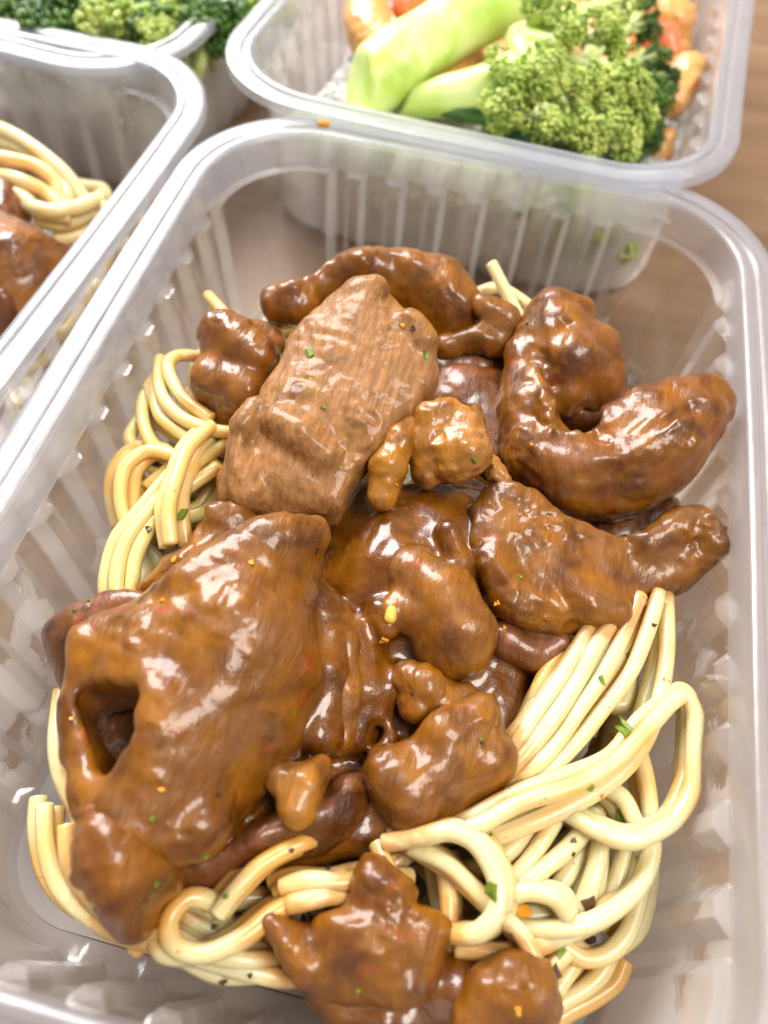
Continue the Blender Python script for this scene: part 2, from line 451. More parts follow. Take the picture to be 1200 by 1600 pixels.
# ------------------------------------------------------------------ containers
W_, L_, R_ = 120.0, 171.0, 26.5
def perimeter():
    """plan path of the outer rim with rib weight: (x, y, nx, ny, w)"""
    out = []
    def straight(p0, p1, nrm, ln, n_rib, flush=3.6, ext=0.0):
        # the corner inset reaches into the straight by (ln - span)/2
        span = ln
        pitch = (span - flush) / n_rib
        st = [(0.0, 1.0)]
        top, base = 2.2, pitch - flush
        st += [(1.9, 0.0)]
        for i in range(n_rib):
            c0 = flush / 2 + pitch * (i + 0.5)
            if i == 0: pass
            st += [(c0 - base / 2 + 0.25, 0.0), (c0 - top / 2, 1.0), (c0 + top / 2, 1.0), (c0 + base / 2 - 0.25, 0.0)]
        st += [(span - 1.9, 0.0), (span, 1.0)]
        res = []
        for a, b in zip(st[:-1], st[1:]):
            for k in range(4):
                u = k / 4
                res.append((a[0] + (b[0] - a[0]) * u, a[1] + (b[1] - a[1]) * u))
        res.append(st[-1])
        for s_, w_ in res:
            u = s_ / ln
            out.append((p0[0] + (p1[0] - p0[0]) * u, p0[1] + (p1[1] - p0[1]) * u, nrm[0], nrm[1], w_))
    def arc(cx, cy, a0):
        for k in range(1, 22):
            a = a0 + math.pi / 2 * k / 22
            out.append((cx + R_ * math.cos(a), cy + R_ * math.sin(a), math.cos(a), math.sin(a), 1.0))
    hw, hl = W_ / 2, L_ / 2
    straight((hw, -hl + R_), (hw, hl - R_), (1, 0), L_ - 2 * R_, 11)
    arc(hw - R_, hl - R_, 0)
    straight((hw - R_, hl), (-hw + R_, hl), (0, 1), W_ - 2 * R_, 7)
    arc(-hw + R_, hl - R_, math.pi / 2)
    straight((-hw, hl - R_), (-hw, -hl + R_), (-1, 0), L_ - 2 * R_, 11)
    arc(-hw + R_, -hl + R_, math.pi)
    straight((-hw + R_, -hl), (hw - R_, -hl), (0, -1), W_ - 2 * R_, 7)
    arc(hw - R_, -hl + R_, 1.5 * math.pi)
    return np.array(out)
PER = perimeter()
RIB = 1.8
RIM = [(H - 7.0, 7.25, 0), (H - 3.0, 7.05, 0), (H - 1.0, 6.9, 0), (H - .3, 6.6, 0), (H, 6.1, 0), (H + .1, 5.4, 0), (H, 4.8, 0), (H - .55, 4.35, 0), (H - .55, 3.9, 0), (H - .05, 3.4, 0), (H, 2.0, 0), (H, .6, 0),
       (H - .15, .2, 0), (H - .5, 0, 0), (H - 2.2, 0, 0), (H - 2.4, .3, 0), (H - 2.2, .7, 0), (H - .8, .75, 0), (H - .7, 2.0, 0), (H - .75, 3.3, 0), (H - 1.2, 3.8, 0), (H - 1.2, 4.4, 0), (H - .7, 5.0, 0), (H - .8, 5.9, 0), (H - 1.2, 6.3, 0), (H - 3, 6.5, 0), (H - 7.0, 6.7, 0)]
WALL = [(H - 7.0, 7.25, 0), (H - 7.25, 7.3, 1), (28, 7.7, 1), (22, 8.0, 1), (16, 8.3, 1), (10, 8.6, 1), (5, 8.9, 1), (3, 9.4, .9), (1.9, 10.3, .7), (1.3, 11.6, .35), (1.0, 13.6, 0),
        (.35, 13.6, 0), (.6, 11.3, .35), (1.3, 9.8, .7), (2.6, 8.8, .9), (5, 8.3, 1), (10, 8.0, 1), (16, 7.7, 1), (22, 7.4, 1), (28, 7.1, 1), (H - 7.9, 6.7, 1), (H - 7.7, 6.65, 0), (H - 7.0, 6.7, 0)]
def sweep(prof, closed, seed=1.0):
    n, m = len(PER), len(prof)
    V = np.zeros((m, n, 3))
    for j, (z, i, wt) in enumerate(prof):
        ins = i + RIB * wt * PER[:, 4]
        bow = 0.35 * np.sin(np.arange(n) * 2 * np.pi / n * 3 + seed)
        V[j, :, 0] = PER[:, 0] - PER[:, 2] * (ins + bow); V[j, :, 1] = PER[:, 1] - PER[:, 3] * (ins + bow); V[j, :, 2] = z
    Q = []
    a = np.arange(n); b = (a + 1) % n
    for j in range(m if closed else m - 1):
        k = (j + 1) % m
        Q.append(np.stack([j * n + a, k * n + a, k * n + b, j * n + b], 1))
    return V.reshape(-1, 3), np.concatenate(Q)
def make_container(name, label, loc, rz):
    e = empty(name, loc, rz)
    tag(e, label, 'food container', 'clear plastic meal boxes on the table')
    if not CM:
        V, Q = sweep(RIM, False); o = mesh_obj('rim', V, Q, M_rim, e, sharp=32); CM['rim'] = o.data
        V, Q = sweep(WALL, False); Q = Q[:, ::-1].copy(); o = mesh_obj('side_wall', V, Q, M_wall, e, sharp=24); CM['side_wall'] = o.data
        o.data.materials.append(M_edge)       # the steep sides of the ribs and the ledge: milkier edge-on plastic, with window reflections painted in
        n_ = len(PER); wq = PER[:, 4]; side = (np.abs(wq - np.roll(wq, -1)) > 0.02)
        mi = np.zeros((len(WALL) - 1, n_), np.int32)
        mi[:, side] = 1; mi[7:13, :] = 0; mi[0, :] = np.maximum((wq > 0.2), (np.roll(wq, -1) > 0.2)); mi[20, :] = mi[0, :]
        o.data.polygons.foreach_set('material_index', mi.ravel()); o.data.update()
        # base plate: two sheets with a shallow raised field
        i = 13.6
        ring = lambda ins, z: np.stack([PER[:, 0] - PER[:, 2] * ins, PER[:, 1] - PER[:, 3] * ins, np.full(len(PER), z)], 1)
        rs = [ring(13.6, 1.0), ring(19, 1.0), ring(20.2, 1.5), ring(24, 1.5)]; n = len(PER)
        low = [ring(24, .9), ring(20.2, .9), ring(19, .35), ring(13.6, .35)]
        def sheet(rr, flip):
            V = np.concatenate(rr + [np.array([[0, 0, rr[-1][0, 2]]])]); F = []
            for j in range(len(rr) - 1):
                for a in range(n):
                    q = (j * n + a, j * n + (a + 1) % n, (j + 1) * n + (a + 1) % n, (j + 1) * n + a); F.append(q if not flip else q[::-1])
            for a in range(n):
                q = ((len(rr) - 1) * n + a, (len(rr) - 1) * n + (a + 1) % n, len(V) - 1); F.append(q if not flip else q[::-1])
            return V, F
        V1, F1 = sheet(rs, False); V2, F2 = sheet(low[::-1], True)
        F = F1 + [tuple(v + len(V1) for v in f) for f in F2]
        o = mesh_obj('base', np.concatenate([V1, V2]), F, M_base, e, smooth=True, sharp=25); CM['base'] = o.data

    else:
        for k_, me in CM.items():
            o = bpy.data.objects.new(k_, me); col.objects.link(o); o.parent = e
    return e
CM = {}
make_container('meal_container', 'nearest clear ribbed plastic box, filled with beef in brown gravy over spaghetti', (0, -1.2, 0), 0)
make_container('meal_container', 'clear plastic box cut off at the left edge, with spaghetti and meat', (-123.45, 16.5, 0), -0.0315)
make_container('meal_container', 'clear plastic box at the top right holding broccoli stalks and orange stew', (-1.99, 165.6, 2.0), -0.07)
make_container('meal_container', 'clear plastic box at the top left corner, filled with dark broccoli', (-126.0, 176.5, -0.6), -0.13)

# ------------------------------------------------------------------ meat and gravy of the main box
G = 'pieces of beef in the nearest box'
FIELDS = []
def meat(label, mat, name='meat_piece', **k):
    o = solid(name, mat, store=FIELDS, **k)
    tag(o, label, 'meat', G)
    return o
# gravy pooled in the middle
DZ = 8.0
meat('large pale flat slice of beef lying on top, nearest the middle of the pile', M_slice, th=6.5, r=1.5, h=0.42, seed=1.0, n=(0.3, 0.10, 0.2),
     outline=[(575, 433, 38), (612, 455, 38.5), (640, 482, 38), (672, 512, 37), (686, 550, 36), (680, 592, 35), (652, 628, 34.5), (622, 655, 34), (592, 692, 33), (556, 735, 31), (525, 786, 29), (480, 795, 28),
              (430, 797, 27), (375, 797, 26), (340, 782, 26), (336, 745, 27), (352, 700, 29), (356, 662, 30), (392, 634, 31), (402, 600, 32), (430, 565, 33.5), (447, 530, 34.5), (462, 500, 36), (500, 468, 37), (538, 440, 38)],
     top=[(560, 520, 38.5), (600, 560, 37.5), (520, 600, 36), (560, 650, 35), (480, 570, 36), (440, 620, 34.5), (620, 500, 39), (575, 455, 40), (520, 700, 32), (440, 760, 30), (380, 750, 29)],
     chains=[[(400, 640, 33, 2.2), (378, 668, 32.3, 2.4)], [(435, 660, 33.2, 2.6), (470, 680, 33, 3.0), (505, 712, 31.4, 2.6)], [(370, 700, 31, 2.0), (385, 770, 28, 3.0)], [(585, 450, 38.5, 2.2), (560, 455, 38, 2.4)], [(640, 500, 38, 2.2), (665, 530, 37, 2.3)]], k=1.6)
meat('dark arched strip of beef at the back of the pile', M_meat2, th=7, r=2.0, h=0.45, seed=3.0, n=(0.7, 0.4, 0.3),
     outline=[(416, 462, 31), (445, 436, 32), (480, 425, 33), (505, 403, 33), (560, 380, 34), (620, 380, 34), (670, 390, 34), (708, 412, 33), (728, 450, 32), (742, 492, 29), (725, 520, 27), (680, 520, 27), (645, 480, 29), (600, 455, 31), (540, 450, 31), (480, 470, 30), (440, 488, 29)],
     top=[(560, 405, 36.5), (640, 405, 36), (690, 440, 34), (700, 480, 31), (460, 450, 33)],
     chains=[[(430, 470, 29, 3), (470, 480, 28, 4)], [(690, 430, 31, 4), (715, 480, 28, 4.5)]])
meat('rounded brown lump of beef at the upper left of the pale slice', M_meat2, th=11, r=4.5, seed=5.0, n=(1.0, 0.5, 0.2),
     outline=[(312, 540, 28), (338, 500, 29), (380, 484, 30), (420, 490, 30), (446, 515, 29), (445, 560, 29), (425, 590, 28), (400, 625, 28), (385, 645, 27), (350, 648, 26), (322, 622, 26), (304, 582, 27)],
     top=[(360, 540, 31.5), (400, 530, 31.5), (370, 590, 30), (340, 580, 29)],
     chains=[[(350, 520, 29, 4), (400, 560, 30, 3.2)], [(330, 590, 26, 4), (380, 610, 27, 4)]], carve=[[(415, 500, 32, 2.6), (440, 520, 31, 2.4)]])
# strips behind, on the right
meat('small knobbly strip of beef lying behind the curled piece', M_meat, th=5, r=2.2, seed=7.0,
     outline=[(680, 520, 28), (720, 505, 29), (760, 500, 29), (800, 505, 29), (815, 525, 28), (790, 545, 28), (740, 540, 28), (690, 542, 28)], top=[(750, 520, 30)],
     chains=[[(752, 480, 30, 2.4), (790, 498, 29, 2.8)]])
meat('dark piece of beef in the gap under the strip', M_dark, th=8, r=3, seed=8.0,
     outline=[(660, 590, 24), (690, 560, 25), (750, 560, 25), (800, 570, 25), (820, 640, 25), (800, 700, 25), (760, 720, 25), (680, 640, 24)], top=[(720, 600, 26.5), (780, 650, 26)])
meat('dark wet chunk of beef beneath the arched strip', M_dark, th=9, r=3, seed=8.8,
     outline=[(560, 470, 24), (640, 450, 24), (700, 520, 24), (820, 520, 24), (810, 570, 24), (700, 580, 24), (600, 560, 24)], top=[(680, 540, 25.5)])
# curled piece
meat('big curled hook of beef at the right, folded round a dark hollow', M_meat2, seed=11.0, n=(0.9, 0.55, 0.2), ns=(8, 3.2, 1.3), k=2.2,
     chains=[[(868, 482, 31.5, 3.4), (905, 488, 31, 3.0)],
             [(850, 500, 29, 3.6), (818, 560, 28, 3.6), (815, 640, 26, 4.6), (838, 700, 26, 6.0), (900, 738, 25.5, 7.2), (970, 735, 26, 8.0), (1030, 698, 28, 7.8), (1078, 655, 30, 6.2), (1105, 635, 30, 4.4)],
             [(1010, 650, 31, 4.6), (955, 672, 30, 4.4)], [(1000, 628, 32.5, 2.6), (1050, 615, 32.5, 3.2), (1098, 612, 32, 2.8)], [(1122, 632, 30, 1.8), (1120, 648, 29, 2.2)],
             [(875, 520, 30.5, 5.2), (890, 570, 29.5, 5.8), (880, 610, 27, 5.0)], [(925, 545, 28, 5.0), (938, 590, 27, 5.0), (925, 610, 24, 5)],
             [(832, 585, 31.0, 1.7), (842, 625, 31, 2.2), (868, 665, 31, 2.4), (905, 690, 31, 2.2)], [(880, 765, 21, 4), (960, 778, 20, 4), (1030, 745, 22, 4)],
             [(1000, 690, 33.5, 1.8), (1060, 655, 34.5, 2.0)], [(930, 715, 32.0, 1.8), (990, 710, 33, 1.6)]],
     carve=[[(925, 702, 34.6, 0.9), (1000, 676, 36.6, 1.3), (1085, 636, 36.0, 0.9)], [(850, 735, 32.5, 0.9), (930, 755, 34.0, 1.1), (1030, 730, 35.4, 1.2), (1075, 690, 35.5, 0.8)], [(826, 560, 33.4, 0.8), (832, 640, 32.6, 0.9), (862, 700, 33.0, 0.9)],
            [(862, 600, 36, 1.6), (885, 645, 35, 2.4), (910, 650, 31, 2.6), (915, 655, 26, 2.4)], [(868, 525, 36.5, 1.6), (885, 505, 35.5, 1.4)]])
meat('beef filler darkened for shade at the bottom of the curled piece hollow', M_dark, seed=12.5, chains=[[(880, 640, 20, 5), (930, 650, 20, 5)]])  # added filler, its dark colour stands in for shade in the hollow
meat('pale ragged fat bits on the back shoulder of the curled piece', M_orange, seed=12.0, n=(0.4, 0.5, 0.3), k=1.0, h=0.4,
     chains=[[(915, 510, 30.5, 1.9), (922, 528, 30, 1.7)], [(900, 515, 31, 1.4)], [(945, 548, 29.5, 1.1)]])
meat('dark stub of beef tucked under the curled piece', M_dark, th=8, r=3, seed=14.0,
     outline=[(930, 790, 20), (1000, 780, 20), (1060, 765, 20), (1078, 800, 20), (1050, 840, 20), (960, 850, 20)], top=[(1040, 790, 22)])
meat('knob of orange brown beef in the centre, right of the slice', M_orange, seed=16.0, n=(0.5, 0.12, 0.2), k=1.6, h=0.4,
     chains=[[(672, 655, 32, 2.6), (665, 700, 30, 3.0), (668, 740, 28, 2.8)], [(700, 645, 32.5, 2.8), (728, 665, 32, 3.0), (728, 705, 31, 4.2), (710, 725, 30, 3.8)], [(745, 640, 32, 1.2), (742, 655, 31, 2.0)], [(700, 672, 31, 3.2), (700, 705, 30, 3.6)]])
meat('finger shaped strip of beef hanging below the slice', M_orange, seed=17.0, n=(0.35, 0.3, 0.15), k=1.6, h=0.4,
     chains=[[(648, 652, 31, 1.8), (625, 690, 31, 2.5), (606, 730, 30, 2.8), (596, 775, 28, 2.3)]])
meat('pale stringy scrap of fat beside the central knob', M_orange, seed=18.0, n=(0.35, 0.4, 0.3), k=1.2, h=0.4,
     chains=[[(760, 715, 27.5, 1.5), (778, 738, 27.5, 1.9), (790, 755, 27, 1.6)]])
# flat right-hand piece
meat('wide flat gravy covered piece of beef right of centre, with a narrow arm', M_meat, th=7, r=1.2, h=0.45, seed=20.0, n=(0.7, 0.4, 0.3),
     outline=[(745, 775, 27), (790, 745, 28), (830, 760, 28), (880, 795, 28), (930, 815, 27), (975, 835, 26), (1010, 838, 26), (1045, 810, 26), (1080, 795, 26), (1112, 808, 26), (1128, 840, 25), (1112, 878, 24),
              (1070, 905, 23), (1030, 920, 23), (1000, 935, 23), (975, 958, 23), (955, 985, 22), (900, 988, 22), (850, 975, 22.5), (800, 950, 23), (765, 920, 24), (738, 870, 26), (728, 820, 27)],
     top=[(820, 830, 28.6), (880, 880, 27.2), (780, 800, 28.8), (950, 900, 25.4), (1060, 850, 26), (1000, 880, 24.6)],
     chains=[[(1095, 820, 25.5, 2.8), (1112, 850, 24, 3.0)], [(770, 880, 26, 2.6), (800, 930, 24, 3.2), (860, 960, 22.5, 3.2)], [(920, 940, 24, 3.4), (955, 955, 22.5, 3)], [(1010, 850, 25.5, 2), (1060, 820, 26, 2.5)]])
meat('small dark knob of beef under the flat right piece', M_dark, seed=22.0, n=(0.4, 0.4, 0.2), k=1.6, h=0.4,
     chains=[[(790, 1000, 19.5, 3.2), (830, 1020, 19, 2.8)], [(845, 985, 19, 2.6), (868, 1005, 19, 2.6), (850, 1030, 18, 2.2)]])
meat('rounded orange lump of beef in the middle of the gravy', M_meat, seed=24.0, n=(0.5, 0.4, 0.15), k=3.0, ns=(6, 3, 1.2),
     chains=[[(650, 900, 24.5, 4.2), (690, 935, 24.5, 5.2), (715, 985, 23.5, 5.8)], [(620, 960, 24, 3.0), (680, 960, 23, 4.0)], [(700, 1010, 21, 4.8)], [(640, 885, 25, 2.2)]])
meat('small glazed chunk of beef above the lower middle chunk', M_meat, seed=25.0, n=(0.4, 0.4, 0.2), k=1.6, h=0.4,
     chains=[[(640, 1060, 21, 3.0), (665, 1075, 21, 3.4), (650, 1100, 20.5, 3.0)], [(720, 1090, 20, 2.4), (700, 1105, 20, 3.0)]])
meat('plump glossy chunk of beef at the lower middle', M_meat, seed=26.0, n=(0.5, 0.4, 0.2), k=3,
     outline=[(578, 1228, 20), (590, 1190, 21), (630, 1155, 22), (690, 1118, 22.5), (745, 1097, 22), (772, 1128, 22), (795, 1170, 21), (795, 1210, 20), (755, 1250, 19), (700, 1285, 19), (645, 1300, 19), (600, 1275, 19)],
     top=[(650, 1200, 24.6), (720, 1150, 25), (700, 1220, 24), (640, 1250, 22.5)], th=8, r=2.0, h=0.45,
     chains=[[(610, 1210, 21.5, 3.4), (640, 1260, 20.5, 3.4)], [(690, 1140, 23.5, 2.8), (750, 1115, 22.5, 2.6)], [(770, 1190, 20, 3)]])
meat('long narrow greenish brown strip of beef right of the big folded piece', M_meat, seed=27.0, n=(0.5, 0.4, 0.2), k=2,
     chains=[[(522, 955, 22.8, 2.2), (536, 1010, 22.0, 2.8), (538, 1080, 20.6, 3.2), (526, 1150, 18.6, 3.0)]])
# big folded piece on the left
meat('very large folded piece of beef at the left with a dark hollow in its side', M_meat, th=13, r=3.4, h=0.48, seed=30.0, n=(0.9, 0.5, 0.22), ns=(9, 3.2, 1.3), k=3.0, kc=1.0,
     outline=[(125, 985, 29), (150, 950, 30), (200, 930, 31), (235, 905, 30), (280, 880, 30), (340, 850, 30), (400, 822, 31), (455, 812, 31), (495, 826, 30), (508, 865, 29), (498, 930, 29), (500, 1000, 28), (508, 1060, 27), (490, 1110, 26),
              (472, 1165, 25), (430, 1205, 25), (395, 1245, 24), (360, 1295, 23), (300, 1328, 23), (235, 1345, 24), (195, 1330, 25), (172, 1275, 25), (140, 1235, 24), (115, 1190, 25), (103, 1130, 27), (112, 1050, 28)],
     top=[(300, 940, 36), (400, 900, 36.5), (440, 960, 36), (380, 1020, 37), (300, 1050, 36), (250, 1000, 35.5), (200, 985, 35), (350, 1120, 34.5), (420, 1110, 32), (270, 1180, 34), (300, 1240, 31), (240, 1280, 31), (150, 1020, 33), (440, 860, 35), (250, 1120, 36)],
     chains=[[(220, 1290, 27, 4.5), (300, 1285, 26, 4.5)], [(130, 1010, 30, 3), (125, 1100, 28, 2.8), (136, 1170, 27, 2.8), (160, 1232, 27, 3.6), (190, 1270, 27, 4.5)], [(136, 1130, 23, 2.6), (146, 1200, 22, 2.8), (175, 1250, 22, 4)], [(240, 1100, 33, 3.4), (230, 1190, 31, 3.4), (205, 1260, 29, 4)],
             [(300, 905, 33, 3.5), (420, 850, 33, 4.0)], [(465, 840, 32, 3.2), (490, 835, 31, 2.6)]],
     prism=[([(126, 1092, 30), (150, 1076, 31), (190, 1082, 31), (222, 1098, 31), (222, 1135, 31), (212, 1170, 31), (198, 1185, 30), (180, 1216, 29), (162, 1214, 29), (150, 1185, 29), (138, 1145, 29)], 15.0, 1.3)])
meat('beef backing darkened for shade, down in the hollow of the big folded piece', M_dark, th=8, r=3, seed=30.5,
     outline=[(105, 1090, 17), (180, 1040, 17), (260, 1080, 17), (270, 1180, 17), (230, 1260, 17), (150, 1260, 17), (110, 1190, 17)], top=[(180, 1150, 16)])  # added backing, the hollow's shade is painted by its dark colour
meat('thin brown flap of beef behind the big folded piece, touching the left wall', M_dark, th=6, r=2.2, seed=31.0,
     outline=[(62, 985, 23), (80, 958, 24), (110, 935, 26), (160, 922, 27), (215, 922, 28), (240, 935, 28), (200, 980, 26), (150, 1010, 25), (125, 1070, 23), (95, 1075, 21), (72, 1040, 21)], top=[(110, 980, 26.5)])
meat('ragged gravy coated shoulder of beef beside the left spaghetti loops', M_meat, th=8, r=3, seed=32.0, n=(0.7, 0.6, 0.3),
     outline=[(215, 915, 26), (245, 870, 26), (280, 850, 26), (300, 815, 26), (330, 800, 26), (380, 790, 26), (430, 800, 27), (480, 810, 27), (480, 860, 26), (380, 880, 26), (300, 920, 26)], top=[(360, 820, 28), (280, 880, 28)],
     chains=[[(345, 805, 27, 2.2), (370, 800, 27, 2.0)]])
meat('pointed chunk of beef at the lower left, its tip over the near pasta strands', M_meat2, th=13, r=3.5, seed=33.0, n=(0.7, 0.4, 0.3), k=2.4,
     outline=[(146, 1248, 29), (185, 1262, 30), (225, 1310, 30), (268, 1335, 29), (272, 1375, 27), (250, 1410, 25), (226, 1455, 24), (192, 1474, 24), (160, 1446, 24), (132, 1402, 25.5), (104, 1350, 27), (102, 1312, 27), (116, 1278, 28)],
     top=[(165, 1305, 32.5), (210, 1380, 31), (190, 1430, 28), (140, 1350, 30.5)],
     chains=[[(160, 1290, 30, 2.6), (190, 1330, 30, 2.6)], [(150, 1350, 29, 2.4), (200, 1400, 28, 2.6)]])
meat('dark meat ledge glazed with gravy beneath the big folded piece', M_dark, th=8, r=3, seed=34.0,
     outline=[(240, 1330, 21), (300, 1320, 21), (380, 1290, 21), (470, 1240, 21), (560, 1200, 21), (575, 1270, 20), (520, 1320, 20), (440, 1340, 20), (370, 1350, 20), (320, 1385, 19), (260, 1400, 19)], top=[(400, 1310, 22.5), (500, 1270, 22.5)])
cr = solid('carrot_bit', M_orange, seed=35.0, n=(0.4, 0.3, 0.1), k=1.4, h=0.4,
     chains=[[(500, 1200, 23.5, 1.6), (478, 1225, 24, 2.4), (465, 1262, 23.5, 2.6)], [(440, 1215, 23.5, 2.2), (460, 1225, 23, 2.2)]])
tag(cr, 'small bright orange bit stuck in the gravy at the lower middle', 'vegetable')
meat('torn piece of beef at the bottom with ragged upper edge', M_meat, th=7, r=1.5, h=0.45, seed=40.0, n=(0.7, 0.4, 0.35),
     outline=[(404, 1434, 19), (436, 1422, 20), (478, 1436, 21), (505, 1415, 22), (540, 1395, 22), (562, 1370, 22), (592, 1356, 22), (622, 1368, 22), (645, 1400, 22), (690, 1422, 22), (706, 1450, 21), (695, 1490, 21),
              (690, 1530, 20), (662, 1560, 19), (600, 1576, 19), (535, 1568, 18), (475, 1548, 18), (436, 1506, 18), (412, 1468, 18)],
     top=[(560, 1430, 24), (600, 1480, 24), (520, 1480, 23), (640, 1450, 23.5), (590, 1530, 22)],
     chains=[[(585, 1375, 21.5, 3.0), (615, 1390, 22, 2.6)], [(640, 1545, 20, 2.2), (655, 1552, 20, 1.6)], [(424, 1440, 20.5, 1.8), (450, 1470, 20.5, 2.2), (480, 1515, 19.5, 2.4)]])
meat('small crumbly knob of beef at the bottom right of the torn piece', M_meat, seed=41.0, n=(0.6, 0.6, 0.3), k=2.0, h=0.45,
     chains=[[(775, 1560, 18.5, 3.6), (815, 1540, 19, 3.8), (838, 1570, 18, 3.2)], [(795, 1520, 20, 2.6)], [(760, 1545, 20, 1.8)], [(740, 1590, 17.5, 3)]])
gr = solid('gravy', M_gravy, wet=list(FIELDS), store=FIELDS, n=(0.6, 0.3, 0.12), ns=(6, 3, 1.3), th=14, r=3.0, h=0.55, seed=2.2,
      outline=[(520, 800, 21), (560, 745, 21), (640, 745, 22), (740, 735, 22), (800, 780, 22), (850, 860, 21), (840, 960, 18), (845, 1040, 16), (830, 1130, 16), (800, 1200, 16.5), (745, 1262, 17), (660, 1300, 17),
               (600, 1325, 17), (500, 1345, 17), (400, 1370, 17), (300, 1365, 18), (240, 1400, 18), (230, 1300, 18), (330, 1150, 17), (440, 1050, 17), (480, 900, 19)],
      top=[(600, 850, 26), (650, 820, 26.3), (560, 880, 25), (545, 930, 22.5), (570, 1000, 21), (690, 800, 26.6), (620, 790, 26), (560, 810, 23), (610, 1080, 17.5), (560, 1150, 16.5), (540, 1230, 17.5), (400, 1300, 18), (480, 1180, 17), (512, 1080, 18), (700, 1050, 19), (780, 1080, 18)],
      chains=[[(700, 830, 28, 2.0), (720, 880, 26.5, 2.0), (725, 900, 25, 1.6)], [(590, 950, 24.5, 1.5), (605, 985, 23.5, 1.4)], [(500, 940, 24.5, 3.2), (506, 1050, 23.0, 3.4), (500, 1140, 21.0, 3.2)], [(560, 990, 21.5, 2.6), (572, 1080, 19.5, 2.6), (560, 1150, 18.0, 2.4)], [(615, 1060, 19.5, 1.2), (598, 1110, 19.0, 1.2), (610, 1150, 18.5, 1.1), (590, 1185, 18.5, 1.1)]], k=2.4)
tag(gr, 'glossy brown gravy pooled between the pieces of beef', 'gravy')
g2 = solid('gravy', M_gravy, wet=FIELDS, n=(0.5, 0.3, 0.1), th=9, r=2.5, h=0.5, seed=6.1,
      outline=[(480, 1545, 17), (560, 1560, 17), (640, 1560, 17), (690, 1480, 17), (760, 1475, 17), (830, 1520, 16), (855, 1570, 16), (840, 1620, 16), (700, 1640, 16), (560, 1630, 16), (490, 1590, 16)],
      top=[(700, 1560, 19), (600, 1590, 18.5)])
tag(g2, 'smear of brown gravy under the lowest pieces of beef at the bottom edge', 'gravy')

kn = solid('garlic_bit', pasta_mat('garlic', 0.12, (0.75, 0.42, 0.05), (0.85, 0.55, 0.12)), seed=36.0, n=(0.2, 0.1, 0), k=1, h=0.3, chains=[[(612, 955, 26.2, 0.9), (610, 966, 26.0, 1.0)]])
tag(kn, 'tiny shiny yellow bit on the rounded orange lump', 'garlic')

# ------------------------------------------------------------------ spaghetti
DZ = 8.5
def tube(pts, r, sides=10):
    p = np.asarray(pts); n = len(p)
    T = np.gradient(p, axis=0); T /= np.linalg.norm(T, axis=1)[:, None] + 1e-9
    u = np.array([0, 0, 1.0]); V = []
    for i in range(n):
        u = u - T[i] * np.dot(u, T[i])
        if np.linalg.norm(u) < 1e-3: u = np.array([1.0, 0, 0]) - T[i] * T[i][0]
        u /= np.linalg.norm(u); v = np.cross(T[i], u)
        rr = r * (1 + 0.04 * math.sin(i * 0.31 + p[0][0]))
        a = np.arange(sides) * 2 * np.pi / sides
        V.append(p[i] + rr * (np.cos(a)[:, None] * u + np.sin(a)[:, None] * v))
    V = np.concatenate(V + [p[:1] - T[:1] * r * .25, p[-1:] + T[-1:] * r * .25])
    F = []
    for i in range(n - 1):
        for j in range(sides):
            k = (j + 1) % sides
            F.append((i * sides + j, i * sides + k, (i + 1) * sides + k, (i + 1) * sides + j))
    for j in range(sides):
        k = (j + 1) % sides
        F.append((n * sides, k, j)); F.append((n * sides + 1, (n - 1) * sides + j, (n - 1) * sides + k))
    return V, F
def strand(pts, label, group, mat=None, r=1.6, world=False, n=8):
    w3 = [np.array(q, float) for q in pts] if world else [PF(*q) for q in pts]
    c = catmull(w3, n)
    if DZ: c[:, 0] = np.clip(c[:, 0], -49.2, 49.4); c[:, 1] = np.clip(c[:, 1], -74.2, 74)
    c[:, 2] = np.maximum(c[:, 2], 1.6 + r)
    V, F = tube(c, r)
    base = c[0] * [1, 1, 0] + [0, 0, c[:, 2].min() - r]
    o = mesh_obj('spaghetti_strand', V, F, mat or M_pasta, base=base)
    if DZ:
        g = np.full(len(V), 9.0)       # gravy soaks into the pasta next to the beef
        for f2, lo2, h2 in FIELDS:
            q = np.round((V - lo2) / h2).astype(int)
            ok = np.all((q >= 0) & (q < np.array(f2.shape)), axis=1)
            g[ok] = np.minimum(g[ok], f2[tuple(q[ok].T)])
        a_ = o.data.attributes.new('stain', 'FLOAT', 'POINT'); a_.data.foreach_set('value', np.clip(1 - g / 3.5, 0, 1).astype(np.float32))
    return tag(o, label, 'spaghetti', group)
GP = 'spaghetti in the nearest box'
